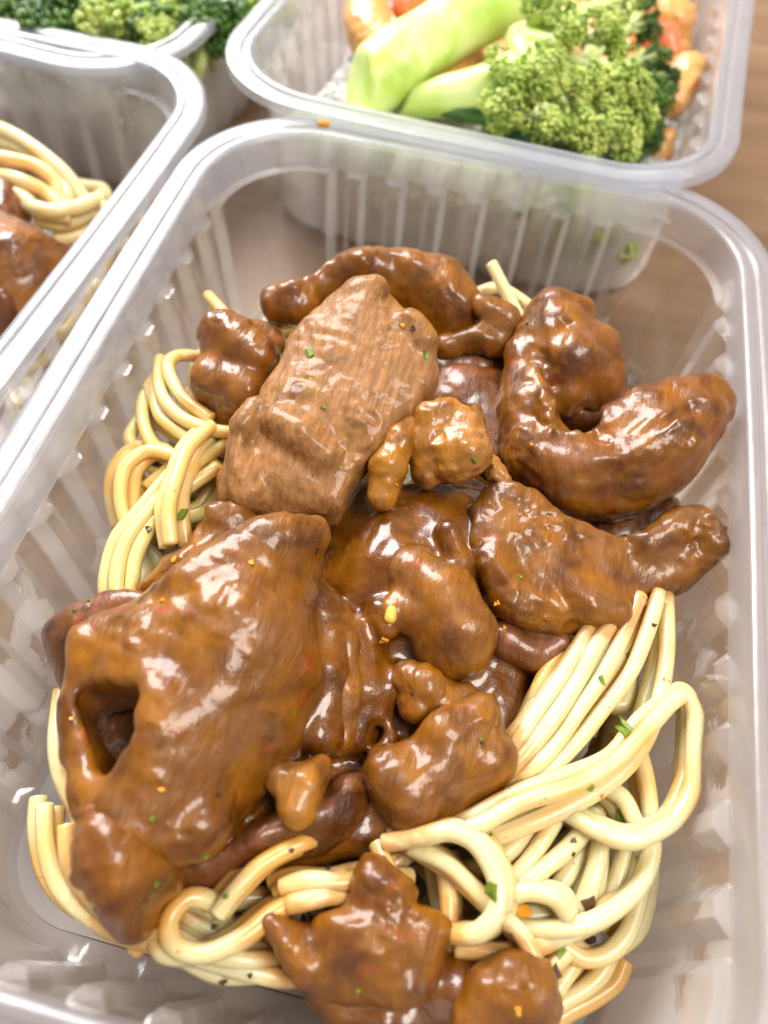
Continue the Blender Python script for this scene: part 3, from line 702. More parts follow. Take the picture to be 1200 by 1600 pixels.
A_ = [  # lower right: named by the photo
 ('long loop of spaghetti bulging out towards the right wall', [(720, 1300, 20), (754, 1287, 21), (817, 1253, 22), (893, 1230, 22.5), (960, 1191, 22.5), (1008, 1143, 22.5), (1047, 1100, 22), (1071, 1090, 21.5), (1086, 1118, 21), (1089, 1172, 20.5), (1080, 1234, 20), (1054, 1280, 20), (1018, 1304, 20.5), (980, 1314, 20.5), (932, 1297, 20.5), (874, 1263, 18)]),
 ('spaghetti strand sweeping left to right just under the long loop', [(740, 1321, 17.5), (817, 1292, 19), (893, 1258, 19.5), (956, 1220, 19.5), (999, 1172, 19.5), (1027, 1105, 19.5), (1042, 1019, 19.5), (1040, 930, 19)]),
 ('long strand hooking down from the sweeping one round to the left', [(985, 1150, 16), (999, 1180, 17), (1011, 1230, 17), (1017, 1287, 17), (1017, 1335, 17), (999, 1383, 17), (960, 1421, 17.2), (912, 1445, 17.4), (855, 1452, 17), (807, 1450, 15)]),
 ('straight strand of the right bundle, outermost', [(1030, 925, 21.5), (1010, 990, 21.5), (985, 1050, 21), (940, 1110, 20), (900, 1160, 19.5), (850, 1210, 18.5), (790, 1240, 17)]),
 ('straight strand of the right bundle, second from the right', [(1000, 930, 22), (975, 990, 22), (945, 1050, 21.5), (905, 1110, 21), (870, 1160, 20), (830, 1200, 19), (770, 1230, 17)]),
 ('straight strand of the right bundle, third from the right', [(965, 960, 22), (930, 1010, 22), (905, 1060, 21.5), (870, 1115, 21), (835, 1160, 20), (800, 1200, 19), (760, 1225, 17)]),
 ('straight strand of the right bundle, fourth from the right', [(925, 970, 21.5), (905, 1010, 21.5), (875, 1060, 21), (840, 1110, 20.5), (815, 1150, 20), (790, 1200, 18)]),
 ('strand of the right bundle lying in the seam between two top ones', [(985, 935, 20.6), (955, 1000, 20.6), (925, 1055, 20.2), (888, 1112, 19.6), (850, 1165, 18.6), (800, 1210, 17.4)]),
 ('glassy strand at the left of the right bundle', [(910, 1000, 20.5), (880, 1045, 20.5), (850, 1090, 20), (825, 1140, 19), (800, 1190, 18)]),
 ('gravy tinted strand at the inner side of the bundle', [(885, 1010, 19), (850, 1060, 19), (830, 1110, 18), (805, 1160, 17.5), (780, 1230, 17)]),
 ('strand turning round below the lower middle chunk into a tight loop', [(600, 1318, 19), (663, 1306, 21.5), (702, 1299, 22.5), (740, 1316, 23), (768, 1354, 23), (779, 1392, 23), (772, 1431, 22.5), (745, 1458, 21.5), (705, 1460, 19)]),
 ('strand slanting down right through the tight loop', [(640, 1322, 19), (697, 1349, 20), (740, 1388, 20), (783, 1431, 20), (817, 1464, 20), (836, 1505, 19.5), (838, 1550, 17)]),
 ('short curved strand ending under the right loop', [(935, 1226, 18), (970, 1244, 18.6), (989, 1277, 18.2), (1001, 1310, 16.5), (1000, 1350, 14)]),
 ('lowest hooked strand at the near right', [(1008, 1350, 13), (999, 1402, 13), (982, 1455, 13), (951, 1490, 13), (912, 1498, 13.2), (880, 1478, 13.5)]),
 ('strand curving out at the near right corner of the pasta', [(955, 1490, 10), (940, 1520, 10), (912, 1546, 10), (874, 1568, 10), (840, 1592, 10), (800, 1630, 9)]),
 ('small arched strand near the brown speck', [(780, 1420, 17), (792, 1404, 18.5), (826, 1393, 19.5), (865, 1402, 19.5), (886, 1430, 18)]),
 ('strand running down the middle of the lower right pasta', [(941, 1280, 16.6), (938, 1320, 16.6), (928, 1365, 16.4), (910, 1416, 15), (890, 1460, 13)]),
 ('second strand down the middle, right of the first', [(978, 1320, 14.5), (966, 1370, 14.5), (950, 1410, 14), (930, 1445, 12.5)]),
 ('slanting strand below the sweeping one', [(930, 1270, 16.5), (900, 1312, 17.4), (862, 1347, 17.6), (822, 1380, 17), (790, 1410, 15.5)]),
 ('second slanting strand below the sweeping one', [(872, 1272, 17), (850, 1310, 17.4), (822, 1350, 17), (790, 1385, 16)]),
 ('third slanting strand, nearest the tight loop', [(835, 1288, 16), (800, 1325, 16.4), (760, 1350, 16), (715, 1362, 15)]),
 ('fine strand under the slanting ones', [(915, 1310, 14), (890, 1360, 14.4), (860, 1400, 14), (840, 1440, 13)]),
 ('level strand under the tight loop', [(712, 1480, 17), (769, 1488, 17.5), (826, 1483, 16.6), (880, 1462, 15.5), (930, 1440, 14)]),
 ('short upright strand left of the tight loop', [(690, 1340, 16.5), (700, 1395, 17), (703, 1450, 16.5), (712, 1500, 15)]),
 ('pale strand dropping behind the crumbly knob', [(885, 1488, 15), (860, 1515, 15), (848, 1550, 14), (850, 1600, 12)]),
 ('strand tucked under the outer edge of the near right pasta', [(900, 1500, 11), (880, 1530, 11), (860, 1560, 11), (830, 1600, 10)]),
 ('cut strand end beside the torn beef, pale grey', [(590, 1320, 18), (600, 1345, 19), (612, 1370, 19)]),
 # left bottom
 ('orange stained hook of spaghetti at the lower left', [(500, 1308, 18), (470, 1318, 20.0), (410, 1350, 20.5), (365, 1395, 20.5), (340, 1430, 20)]),
 ('strand curling in a U at the lower left, orange at the bend', [(350, 1425, 17.5), (322, 1405, 19), (290, 1405, 20), (264, 1440, 20), (275, 1478, 20), (320, 1490, 20), (380, 1465, 20), (430, 1425, 19.5), (480, 1400, 18.5), (540, 1370, 17)]),
 ('pale strand lying left to right above the torn beef', [(440, 1388, 19), (480, 1376, 20), (530, 1380, 20), (580, 1372, 18.5), (640, 1370, 15)]),
 ('cut pale strand end at the upper left of the torn beef', [(450, 1414, 20), (490, 1405, 20.5), (530, 1400, 19.5), (590, 1410, 16), (640, 1430, 14)]),
 ('outermost strand following the lower left corner of the box', [(70, 1258, 17), (72, 1320, 17), (90, 1380, 16), (130, 1425, 16), (180, 1455, 16), (240, 1475, 16), (320, 1500, 16), (400, 1520, 15.5), (460, 1528, 13.5), (520, 1510, 10), (600, 1500, 7)]),
 ('strand along the left wall beside the big folded piece', [(95, 1080, 17), (88, 1150, 18), (95, 1210, 18), (120, 1265, 18), (140, 1330, 17)]),
 ('second strand round the lower left corner', [(105, 1290, 18), (110, 1350, 18), (140, 1400, 17.5), (190, 1440, 17), (250, 1450, 17), (290, 1480, 16.5), (380, 1500, 16.5), (440, 1495, 14), (520, 1480, 10), (600, 1480, 7)]),
 ('strand emerging below the pointed chunk', [(225, 1470, 17), (250, 1452, 18.5), (280, 1470, 17.5), (350, 1505, 15.5), (430, 1515, 12), (520, 1500, 8), (600, 1500, 6)]),
 # left upper loops
 ('tall arching strand at the left, lying over the others', [(330, 665, 24), (295, 700, 26), (275, 750, 26.5), (264, 800, 26), (268, 850, 24)]),
 ('outer left loop of spaghetti', [(360, 690, 21), (320, 715, 22), (280, 750, 22.5), (230, 800, 22.5), (195, 850, 22), (182, 910, 21), (190, 960, 19)]),
 ('second left loop running inside the outer one', [(340, 730, 21.5), (290, 765, 21.5), (240, 815, 21.5), (212, 870, 21), (205, 930, 20)]),
 ('left strand bent like a hairpin below the upper loops', [(200, 830, 17), (188, 780, 19), (195, 730, 20.5), (230, 705, 21), (270, 712, 21.5), (300, 730, 21)]),
 ('upper left strand curving under the rounded lump', [(250, 560, 20), (250, 610, 21.5), (280, 650, 22.5), (330, 672, 23), (370, 675, 23)]),
 ('upper left strand, outer curve', [(235, 590, 18), (222, 640, 19), (235, 690, 19), (270, 720, 18)]),
 ('topmost left strand peeking out beside the rounded lump', [(330, 560, 20), (280, 556, 21), (262, 575, 22), (285, 620, 22.5), (330, 655, 22.5)]),
 ('left strand crossing level under the loops', [(230, 760, 17), (290, 715, 20), (350, 705, 20), (400, 720, 19)]),
 ('left strand going under the gravy shoulder', [(240, 600, 19.5), (250, 650, 20), (300, 690, 20.5), (360, 760, 20), (380, 800, 18)]),
 ('left strand low behind the tall arch', [(200, 700, 13), (215, 760, 14), (260, 800, 16), (320, 800, 17), (360, 740, 19)]),
 # back
 ('strand end poking up at the back right of the pile', [(735, 470, 21), (780, 480, 22), (810, 490, 22)]),
 ('upright strand end at the far side of the pile', [(768, 412, 26), (790, 455, 24), (815, 500, 22)]),
 ('strand end at the far left of the pile', [(325, 462, 20), (350, 490, 21), (380, 530, 20)]),
 ('back strand under the arched beef', [(740, 460, 19), (780, 450, 19.5), (830, 480, 19)]),
]
for i, (lb, pts) in enumerate(A_):
    st = 'orange' in lb or 'gravy' in lb
    left = pts[len(pts) // 2][0] < 400 and pts[0][1] < 1000
    strand(pts, lb, GP, M_pasta_s if st else (M_pasta_y if left else M_pasta), r=1.16 + 0.13 * rnd.random())
    if len(pts) > 3 and pts[len(pts) // 2][1] > 600:       # a companion lies half under it
        for q in range(2):
            mx = pts[len(pts) // 2][0]
            ox, oy = rnd.uniform(7, 19) * rnd.choice((-1, 1)), rnd.uniform(-14, 14)
            ox = abs(ox) if mx < 230 else (-abs(ox) if mx > 985 else ox)
            strand([(x + ox + rnd.uniform(-5, 5), y + oy + rnd.uniform(-5, 5), z - 2.4 - 1.6 * q) for x, y, z in pts], 'spaghetti strand half hidden under the top ones', GP, M_pasta_s if rnd.random() < 0.3 else (M_pasta_y if left else M_pasta), r=1.16 + 0.13 * rnd.random())
# the bed beneath: many loose strands winding at several depths
FOOT = catmull([P(*q) for q in [(230, 590, 24), (320, 520, 24), (480, 470, 24), (740, 450, 24), (820, 500, 24), (960, 690, 24), (1000, 900, 22), (1010, 1050, 22), (990, 1200, 20), (965, 1350, 18), (920, 1500, 18),
                (780, 1590, 18), (500, 1540, 18), (270, 1470, 19), (125, 1390, 20), (90, 1250, 20), (100, 1100, 20), (170, 900, 20), (190, 740, 22)]], 4, True)[:, :2]
BX = 46.5
for i in range(130):
    zz = 5.0 + 16.5 * (i / 130.0)
    for _ in range(60):
        x, y = rnd.uniform(-46, 46), rnd.uniform(-72, 66)
        if poly_sdf(np.array([x]), np.array([y]), FOOT)[0] < -3: break
    a = rnd.uniform(0, 6.28); w_ = []
    k = rnd.uniform(-0.12, 0.12)
    for s_ in range(13):
        w_.append((x, y, zz + 1.5 * math.sin(s_ * 0.7 + i)))
        x2, y2 = x + 5.2 * math.cos(a), y + 5.2 * math.sin(a)
        tries = 0
        while (poly_sdf(np.array([x2]), np.array([y2]), FOOT)[0] > -1.6 or abs(x2) > BX) and tries < 24:
            a += 0.35 if k > 0 else -0.35; x2, y2 = x + 5.2 * math.cos(a), y + 5.2 * math.sin(a); tries += 1
        x, y = x2, y2; a += k * 3 + rnd.uniform(-0.25, 0.25)
        if rnd.random() < 0.1: k = rnd.uniform(-0.13, 0.13)
    strand(w_, 'loose spaghetti strand tangled in the bed under the beef', GP, M_pasta if rnd.random() < 0.6 else M_pasta_s, r=1.5 + 0.15 * rnd.random(), world=True, n=4)

# herb flecks on the pasta and the slice
t = NT('herb_green'); t.set(Base_Color=t.mix(t.noise(0.8), (0.06, 0.13, 0.01), (0.22, 0.30, 0.02)), Roughness=0.4); M_herb = t.m
t = NT('pepper_speck'); t.set(Base_Color=(0.07, 0.03, 0.012, 1), Roughness=0.4); M_speck = t.m
t = NT('chilli_fleck'); t.set(Base_Color=t.mix(t.noise(0.8), (0.7, 0.25, 0.02), (0.85, 0.42, 0.03)), Roughness=0.3); M_chil = t.m
bpy.context.view_layer.update()
_dg = bpy.context.evaluated_depsgraph_get()
def surface_at(px, py):
    """the food surface under a point of the photograph"""
    d = Vector(RN @ np.array([(px - 600) / F_PX, -(py - 800) / F_PX, -1.0])).normalized()
    ok, loc, nrm, _i, ob, _m = scene.ray_cast(_dg, Vector(CAM) * S, d)
    return (np.array(loc) / S, nrm, ob.name) if ok else (None, None, '')
def fleck(px, py, z, a, l, w_, mat, name, label, group):
    p, nrm, _o = surface_at(px, py)
    if p is None: return
    q = nrm.to_track_quat('Z', 'Y').to_matrix() @ Matrix.Rotation(a, 3, 'Z'); V = []; k = 7
    for s_ in (-0.25, 0.28):
        for i in range(k):
            t_ = i * 2 * math.pi / k
            rr = 1 + 0.3 * math.sin(i * 2.7 + px)
            x, y = l / 2 * rr * math.cos(t_), w_ / 2 * rr * math.sin(t_)
            V.append(p + np.array(q @ Vector((x, y, s_ + 0.12 * math.sin(i * 1.9) - 0.10 * x * x))))
    F = [tuple(range(k, 2 * k)), tuple(range(k - 1, -1, -1))] + [(i, (i + 1) % k, k + (i + 1) % k, k + i) for i in range(k)]
    o = mesh_obj(name, V, F, mat, smooth=False, base=p)
    tag(o, label, 'herb' if mat is M_herb else 'spice', group)
GF = 'herb and spice flecks on the food'
for a in [(972, 1141, 21.9, 1.2, 4.6, 1.0, M_herb, 'herb_fleck', 'long bright green herb fleck on the right spaghetti bundle'),
          (980, 1134, 21.9, 1.2, 3.6, 0.8, M_herb, 'herb_fleck', 'narrow green herb fleck touching the long one on the right bundle'),
          (940, 1062, 23.4, 1.2, 1.6, 0.7, M_herb, 'herb_fleck', 'tiny green fleck high on the right spaghetti bundle'),
          (968, 1274, 20.8, 2.0, 1.9, 1.1, M_herb, 'herb_fleck', 'green fleck on the short curved strand at the right'),
          (923, 1231, 22.2, 0.3, 1.2, 0.8, M_herb, 'herb_fleck', 'small dark green fleck under the sweeping strand'),
          (768, 1392, 23.2, 0.3, 2.2, 1.9, M_herb, 'herb_fleck', 'round olive herb fleck on the tight loop'),
          (876, 1487, 15.5, 0.9, 1.8, 1.1, M_herb, 'herb_fleck', 'green fleck beside the dark pepper bits at the lower right'),
          (283, 805, 25.6, 1.5, 2.6, 1.3, M_herb, 'herb_fleck', 'dark green herb fleck beside the tall arching strand'),
          (484, 552, 38.2, 2.4, 2.4, 1.4, M_herb, 'herb_fleck', 'dark green fleck on the pale slice of beef'),
          (665, 555, 38.2, 1.1, 2.0, 0.9, M_herb, 'herb_fleck', 'faint green fleck near the right edge of the pale slice'),
          (927, 1161, 22.2, 0.2, 2.4, 2.0, M_chil, 'chilli_fleck', 'orange chilli fleck on the right spaghetti bundle'),
          (600, 1000, 22.2, 0.2, 1.4, 1.2, M_chil, 'chilli_fleck', 'orange fleck in the gravy under the rounded lump'),
          (818, 1428, 17.0, 0.2, 2.6, 2.0, M_chil, 'chilli_fleck', 'yellow orange bit inside the small arched strand'),
          (920, 1413, 18.4, 0.7, 2.3, 1.7, M_speck, 'pepper_bit', 'largest brown pepper bit on the lower right pasta'),
          (922, 1468, 13.0, 0.2, 1.9, 1.5, M_speck, 'pepper_bit', 'dark pepper bit in the gap below the largest one'),
          (868, 1520, 13.0, 0.9, 1.8, 1.4, M_speck, 'pepper_bit', 'black pepper bit near the crumbly knob of beef'),
          (244, 727, 22.6, 0.9, 1.4, 0.8, M_speck, 'pepper_bit', 'black speck inside the left hairpin strand'),
          (232, 827, 23.6, 0.9, 1.2, 0.9, M_speck, 'pepper_bit', 'reddish brown speck on the second left loop')]:
    fleck(*a, GF)

# finer flecks scattered wherever the seasoning stuck
rf = random.Random(21)
for i in range(60):
    px, py = rf.uniform(90, 1080), rf.uniform(440, 1590)
    p, nrm, on = surface_at(px, py)
    if p is None or not (on.startswith('spaghetti') or on.startswith('meat')) or p[2] < 12: continue
    mt, nm = rf.choice([(M_herb, 'herb_fleck'), (M_speck, 'pepper_bit'), (M_chil, 'chilli_fleck')])
    sz = rf.uniform(0.35, 0.8)
    fleck(px, py, 0, rf.uniform(0, 3), sz * rf.uniform(1, 1.8), sz, mt, nm,
          {'herb_fleck': 'tiny green herb fleck stuck to the food', 'pepper_bit': 'tiny dark pepper speck stuck to the food', 'chilli_fleck': 'tiny orange chilli speck stuck to the food'}[nm], 'tiny seasoning specks')
# ------------------------------------------------------------------ neighbour boxes
DZ = 0.0
def blob_field(name, mat, cx, cy, sx, sy, z0, z1, rz, amp, h=1.0, seed=0.0, ns=(14, 6, 2.5), n=(3.0, 1.2, 0.5)):
    lo = np.array([-sx - 3, -sy - 3, z0 - 3]); hi = np.array([sx + 3, sy + 3, z1 + amp + 4]); RC = 17.0
    N = np.ceil((hi - lo) / h).astype(int) + 1
    x, y, z = [lo[i] + np.arange(N[i]) * h for i in range(3)]
    X, Y, Z = x[:, None, None], y[None, :, None], z[None, None, :]
    q = [np.abs(X) - sx + RC, np.abs(Y) - sy + RC, np.abs(Z - (z0 + z1) / 2) - (z1 - z0) / 2 + 2]
    d = np.sqrt(np.maximum(q[0], 0) ** 2 + np.maximum(q[1], 0) ** 2) + np.minimum(np.maximum(q[0], q[1]), 0) - RC
    top = Z - z1 - 0.0
    for a_, s_ in zip(n, ns): top = top + a_ * noise3(X, Y, 0 * Z, s_, seed); d = d + 0.0
    d = np.maximum(np.maximum(d + 0.3 * noise3(X, Y, Z, 3, seed), top + 0.3 * noise3(X, Y, Z, 2, seed + 3)), z0 - Z)
    d[0] = d[-1] = 1; d[:, 0] = d[:, -1] = 1; d[:, :, 0] = d[:, :, -1] = 1
    V, Q = surface_nets(d, lo, h)
    o = mesh_obj(name, V, Q, mat); o.location = (cx * S, cy * S, 0); o.rotation_euler = (0, 0, rz)
    return o
# rice: a bed with loose grains over it
t = NT('boiled_rice')
v = t.n.new('ShaderNodeTexVoronoi'); v.inputs['Scale'].default_value = 1 / 2.6; t.l.new(t.stretch((1, 1, 0.6)), v.inputs['Vector'])
t.set(Base_Color=t.mix(t.noise(6), (0.88, 0.86, 0.81), (0.94, 0.93, 0.90)), Roughness=0.45, Subsurface_Weight=0.8, Subsurface_Radius=(1, .95, .88), Subsurface_Scale=0.007,
      Normal=t.bump(t.math('MULTIPLY', v.outputs['Distance'], -1.0), 1.2, 0.8)); M_rice = t.m
def grains(n_, cx, cy, sx, sy, zf, rz, seed):
    rr = np.random.RandomState(seed); V = []; F = []
    base_v, base_f = [], []
    k, m = 6, 4
    for j in range(m + 1):
        a = -math.pi / 2 + math.pi * j / m
        for i in range(k): base_v.append((0.75 * math.cos(a) * math.cos(i * 2 * math.pi / k), 0.75 * math.cos(a) * math.sin(i * 2 * math.pi / k), 2.6 * math.sin(a)))
    for j in range(m):
        for i in range(k): base_f.append((j * k + i, j * k + (i + 1) % k, (j + 1) * k + (i + 1) % k, (j + 1) * k + i))
    bv, bf = np.array(base_v), np.array(base_f)
    for g_ in range(n_):
        R3 = np.array(Matrix.Rotation(rr.uniform(0, 6.28), 3, 'Z') @ Matrix.Rotation(math.pi / 2 + rr.normal() * 0.35, 3, 'X'))
        x, y = rr.uniform(-sx, sx), rr.uniform(-sy, sy)
        V.append(bv @ R3.T + [x, y, zf(x, y)]); F.append(bf + g_ * len(bv))
    o = mesh_obj('rice_grains', np.concatenate(V), np.concatenate(F), M_rice)
    o.location = (cx * S, cy * S, 0); o.rotation_euler = (0, 0, rz)
    return o
def rice(cx, cy, sx, sy, z1, rz, seed, lb):
    o = blob_field('rice', M_rice, cx, cy, sx, sy, 1.6, z1, rz, 4, seed=seed)
    tag(o, lb, 'rice', None, 'stuff')
    def zf(x, y): return z1 - sum(a_ * float(noise3(np.array(x), np.array(y), np.array(0.0), s_, seed)) for a_, s_ in ((3.0, 14), (1.2, 6), (.5, 2.5))) + 0.3
    g_ = grains(1500, 0, 0, sx - 2, sy - 2, zf, 0, int(seed * 10)); g_.parent = o
    g_['kind'] = 'stuff'
rice(-0.4, 132.5, 47.5, 39.0, 25, -0.07, 2.0, 'white rice filling the near part of the top right box, under the broccoli')
rice(-130.6, 141.8, 47.0, 40.0, 22, -0.13, 5.0, 'white rice under the broccoli in the top left box')

# orange stew in the top right box
t = NT('orange_stew')
c = t.mix(t.noise(5, 4), (0.62, 0.27, 0.05), (0.80, 0.44, 0.14))
c = t.mix(t.ramp(t.noise(9, 1, off=4), [(0.62, 0.0), (0.66, 1.0)]), c, (0.70, 0.12, 0.04))
t.set(Base_Color=c, Roughness=0.35, Subsurface_Weight=0.2, Subsurface_Radius=(1, .4, .2), Subsurface_Scale=0.002, Coat_Weight=0.4, Normal=t.bump(t.noise(2, 4), 1.0, 0.6)); M_stew = t.m
st = blob_field('stew', M_stew, 4.0, 168.0, 43.0, 46.0, 18.0, 27, -0.07, 6, seed=8.0, ns=(12, 5, 2.2), n=(4.0, 2.4, 1.0))
tag(st, 'orange stew heaped on the rice in the top right box', 'stew', None, 'stuff')
t = NT('tomato_red'); t.set(Base_Color=t.mix(t.noise(3), (0.75, 0.13, 0.05), (0.85, 0.28, 0.12)), Roughness=0.25, Subsurface_Weight=0.2, Subsurface_Scale=0.002, Normal=t.bump(t.noise(2.5, 3), 0.6, 0.5)); M_tom = t.m
for pts, lb in (([[(1035, 60, 35, 4.5), (1045, 85, 33, 3.5)]], 'red tomato piece right of the broccoli crown'), ([[(632, 10, 36, 4), (650, 2, 36, 4)]], 'red carrot piece behind the broccoli stalk, at the top edge')):
    tag(solid('tomato_piece', M_tom, chains=pts, h=0.7, n=(0.8, 0.4, 0), seed=3.3), lb, 'vegetable')
for pts, lb in (([[(1010, 10, 34, 5), (1050, 35, 33, 5)]], 'orange chicken lump at the upper right of the stew'),
                ([[(1065, 120, 31, 5.5), (1045, 160, 29, 5)], [(1090, 110, 31, 3.0)]], 'orange chicken lump right of the broccoli, by the wall'),
                ([[(1040, 215, 27, 3.4), (1030, 235, 25, 3.4)]], 'small yellow orange lump under the broccoli crown'),
                ([[(570, 20, 34, 6), (580, 60, 33, 6), (600, 90, 31, 6)]], 'orange stew lump left of the broccoli stalk'),
                ([[(720, 80, 31, 6), (690, 110, 30, 5)]], 'orange lump between the two broccoli stalks')):
    tag(solid('stew_lump', M_stew, chains=pts, h=0.7, n=(1.2, 0.8, 0.4), seed=4.3), lb, 'meat', 'lumps of orange stew in the top right box')

# ------------------------------------------------------------------ broccoli
t = NT('broccoli_stalk')
t.set(Base_Color=t.ramp(t.noise(10, 2), [(0.35, (0.52, 0.68, 0.14)), (0.65, (0.78, 0.86, 0.44))]), Roughness=0.35, Subsurface_Weight=0.4, Subsurface_Radius=(.7, 1, .3), Subsurface_Scale=0.003, Normal=t.bump(t.noise(1.5, 3), 0.3, 0.4)); M_stalk = t.m
def bud_mat(name, a, b):
    t = NT(name)
    t.set(Base_Color=t.mix(t.ramp(t.noise(6, 4), [(0.35, 0.0), (0.62, 1.0)]), a, b), Roughness=0.42, Subsurface_Weight=0.2, Subsurface_Radius=(.5, 1, .2), Subsurface_Scale=0.001, Normal=t.bump(t.noise(0.5, 2), 0.3, 0.5))
    return t.m
M_bud = bud_mat('light_buds', (0.17, 0.30, 0.015), (0.60, 0.70, 0.18))
M_bud_d = bud_mat('dark_buds', (0.02, 0.075, 0.008), (0.10, 0.20, 0.02))
_ico = bmesh.new(); bmesh.ops.create_icosphere(_ico, subdivisions=1, radius=1.0)
ICO_V = np.array([v.co[:] for v in _ico.verts]); ICO_F = np.array([[v.index for v in f.verts] for f in _ico.faces]); _ico.free()
def buds(name, mat, centres, radii, parent):
    V = (ICO_V[None] * np.asarray(radii)[:, None, None] + np.asarray(centres)[:, None, :]).reshape(-1, 3)
    F = (ICO_F[None] + (np.arange(len(centres)) * len(ICO_V))[:, None, None]).reshape(-1, 3)
    return mesh_obj(name, V, F, mat, parent, base=None)
def stalk(label, pts, seed, cut=None):
    o = solid('broccoli_stalk', M_stalk, chains=[pts], h=0.7, n=(0.5, 0.15, 0), ns=(10, 3, 1), seed=seed, k=3.0, cut=cut)
    tag(o, label, 'broccoli', 'broccoli stalks in the top right box')
def floret(root, tips, label, seed, mat, split=None, r0=4.0, r1=1.2, nb=130, spread=4.5, group=None, up=(0, 0, 1), droot=None, bud_r=(0.3, 0.68)):
    """one broccoli floret: root point, tips of the branches, a head of buds over each tip"""
    rr = np.random.RandomState(seed)
    root = np.array(root); e = empty('broccoli_floret', root)
    tag(e, label, 'broccoli', group)
    V, F, off = [], [], 0
    for tp in tips:
        tp = np.array(tp[:3]); mid = (root + tp) / 2 + rr.normal(size=3) * 1.2
        c = catmull([root, mid, tp], 5) - root
        n = len(c); vv, ff = tube(c, 1.0, 8)
        rad = np.repeat(np.linspace(r0, r1, n), 8)
        cc = np.repeat(c, 8, axis=0)
        vv[:n * 8] = cc + (vv[:n * 8] - cc) * rad[:, None]
        V.append(vv); F += [tuple(q + off for q in f) for f in ff]; off += len(vv)
        for _ in range(12):     # branchlets fanning from the tip
            d = (tp - root); d /= np.linalg.norm(d); d = d + rr.normal(size=3) * 0.75; d /= np.linalg.norm(d)
            st_ = tp - (tp - root) * 0.12; en = tp + d * spread * 0.8
            vv, ff = tube(np.array([st_, (st_ + en) / 2 + rr.normal(size=3) * .4, en]) - root, 0.62, 5)
            V.append(vv); F += [tuple(q + off for q in f) for f in ff]; off += len(vv)
    mesh_obj('stalk', np.concatenate(V), F, M_stalk, e)
    C, Rr = [], []     # bud centres and radii
    for tp in tips:
        sc = tp[3] if len(tp) > 3 else 1.0
        tp3 = np.array(tp[:3]); d0 = tp3 - root; d0 /= np.linalg.norm(d0)
        for _ in range(9):
            d = d0 * 0.8 + rr.normal(size=3) * 0.8; d /= np.linalg.norm(d)
            c1 = tp3 + d * spread * sc * rr.uniform(.75, 1.25)
            for _ in range(int(nb / 9)):
                d2 = d * 0.7 + rr.normal(size=3); d2 /= np.linalg.norm(d2)
                C.append(c1 + d2 * 2.5 * sc * rr.uniform(.75, 1.1) - root); Rr.append(rr.uniform(*bud_r))
    o = buds('crown', mat, C, Rr, e); o['kind'] = 'stuff'
    return e
def PP(*a): return tuple(P(*a[:3])) + ((a[3],) if len(a) > 3 else ())
# thick pale stalks
stalk('thick pale green broccoli stalk lying diagonally at the top', [(555, 150, 34, 8.6), (620, 100, 37, 8.0), (700, 45, 40, 7.6), (800, -10, 43, 9.0)], 3, (P(556, 142, 34), (-0.8, -0.5, 0.25)))
def px_of(p):
    q = (np.array(p, float) - CAM) @ RN
    return 600 + F_PX * q[0] / -q[2], 800 - F_PX * q[1] / -q[2]
def W4(x, y, z, r): return (*px_of((x, y, z)), z, r)
stalk('pale broccoli stalk along the near wall of the top right box, seen through the plastic', [W4(-43, 98.5, 30, 5.0), W4(-22, 97, 29.5, 5.5), W4(2, 96.5, 28.5, 5.0)], 9)
stalk('lower thin pale green broccoli stalk pointing at the crown', [(620, 165, 31, 3.4), (700, 150, 34, 4.8), (770, 140, 37, 6.0), (830, 110, 39, 6.4)], 6, (P(628, 160, 31), (-0.9, -0.1, 0.4)))
floret(P(810, 60, 42), [PP(790, 160, 40), PP(850, 175, 41), PP(900, 120, 44), PP(870, 60, 47), PP(930, 60, 47), PP(810, 100, 44), PP(950, 120, 43), PP(900, 180, 39), PP(850, 20, 49), PP(950, 10, 47), PP(840, 125, 44)],
       'bright broccoli crown turned to show its branching underside', 11, M_bud, nb=420, spread=4.6, r0=3.4, group='broccoli in the top right box')
floret(P(870, 190, 36), [PP(930, 200, 38), PP(960, 215, 35), PP(985, 180, 36), PP(940, 165, 40), PP(970, 150, 40)],
       'small broccoli sprig at the near edge of the crown, by the rim', 12, M_bud, nb=330, spread=4.0, r0=2.4, group='broccoli in the top right box')
floret(P(900, 110, 36), [PP(990, 40, 40), PP(1005, 100, 37), PP(1012, 150, 34), PP(1000, 200, 31), PP(960, 225, 29), PP(990, 0, 42), PP(1020, 125, 34)],
       'dark green outer broccoli head at the right side of the crown', 13, M_bud_d, nb=330, spread=4.2, r0=2.4, group='broccoli in the top right box')
floret((22, 97, 34), [(10, 91.5, 24, .8), (17, 91.3, 18, .8), (25, 91.0, 15, .8), (30, 91.0, 22, .8), (20, 91.2, 26, .8), (36, 91.0, 17, .7)],
       'broccoli sprig pressed against the near wall of the top right box, seen through the plastic', 14, M_bud, nb=260, spread=2.6, r0=2.0, group='broccoli in the top right box')
# dark leaf in front of the lower stalk
t = NT('dark_leaf'); t.set(Base_Color=t.mix(t.noise(5, 2, vec=t.stretch((.3, 1.6, 1))), (0.015, 0.06, 0.03), (0.12, 0.26, 0.08)), Roughness=0.25); M_leaf = t.m
lf = solid('green_bean', M_leaf, h=0.5, n=(0.2, 0.1, 0), chains=[[(625, 155, 31, 1.3), (680, 168, 32, 1.8), (740, 178, 33, 2.0), (800, 192, 33, 2.2)]])
tag(lf, 'long dark green vegetable strip under the lower stalk', 'vegetable')
lf = solid('green_bean', M_leaf, h=0.6, n=(0.5, 0.3, 0), chains=[[(790, 205, 29, 3.2), (850, 215, 28, 4.0), (900, 225, 27, 3)]])
tag(lf, 'dark green vegetable piece in the shade under the crown', 'vegetable')
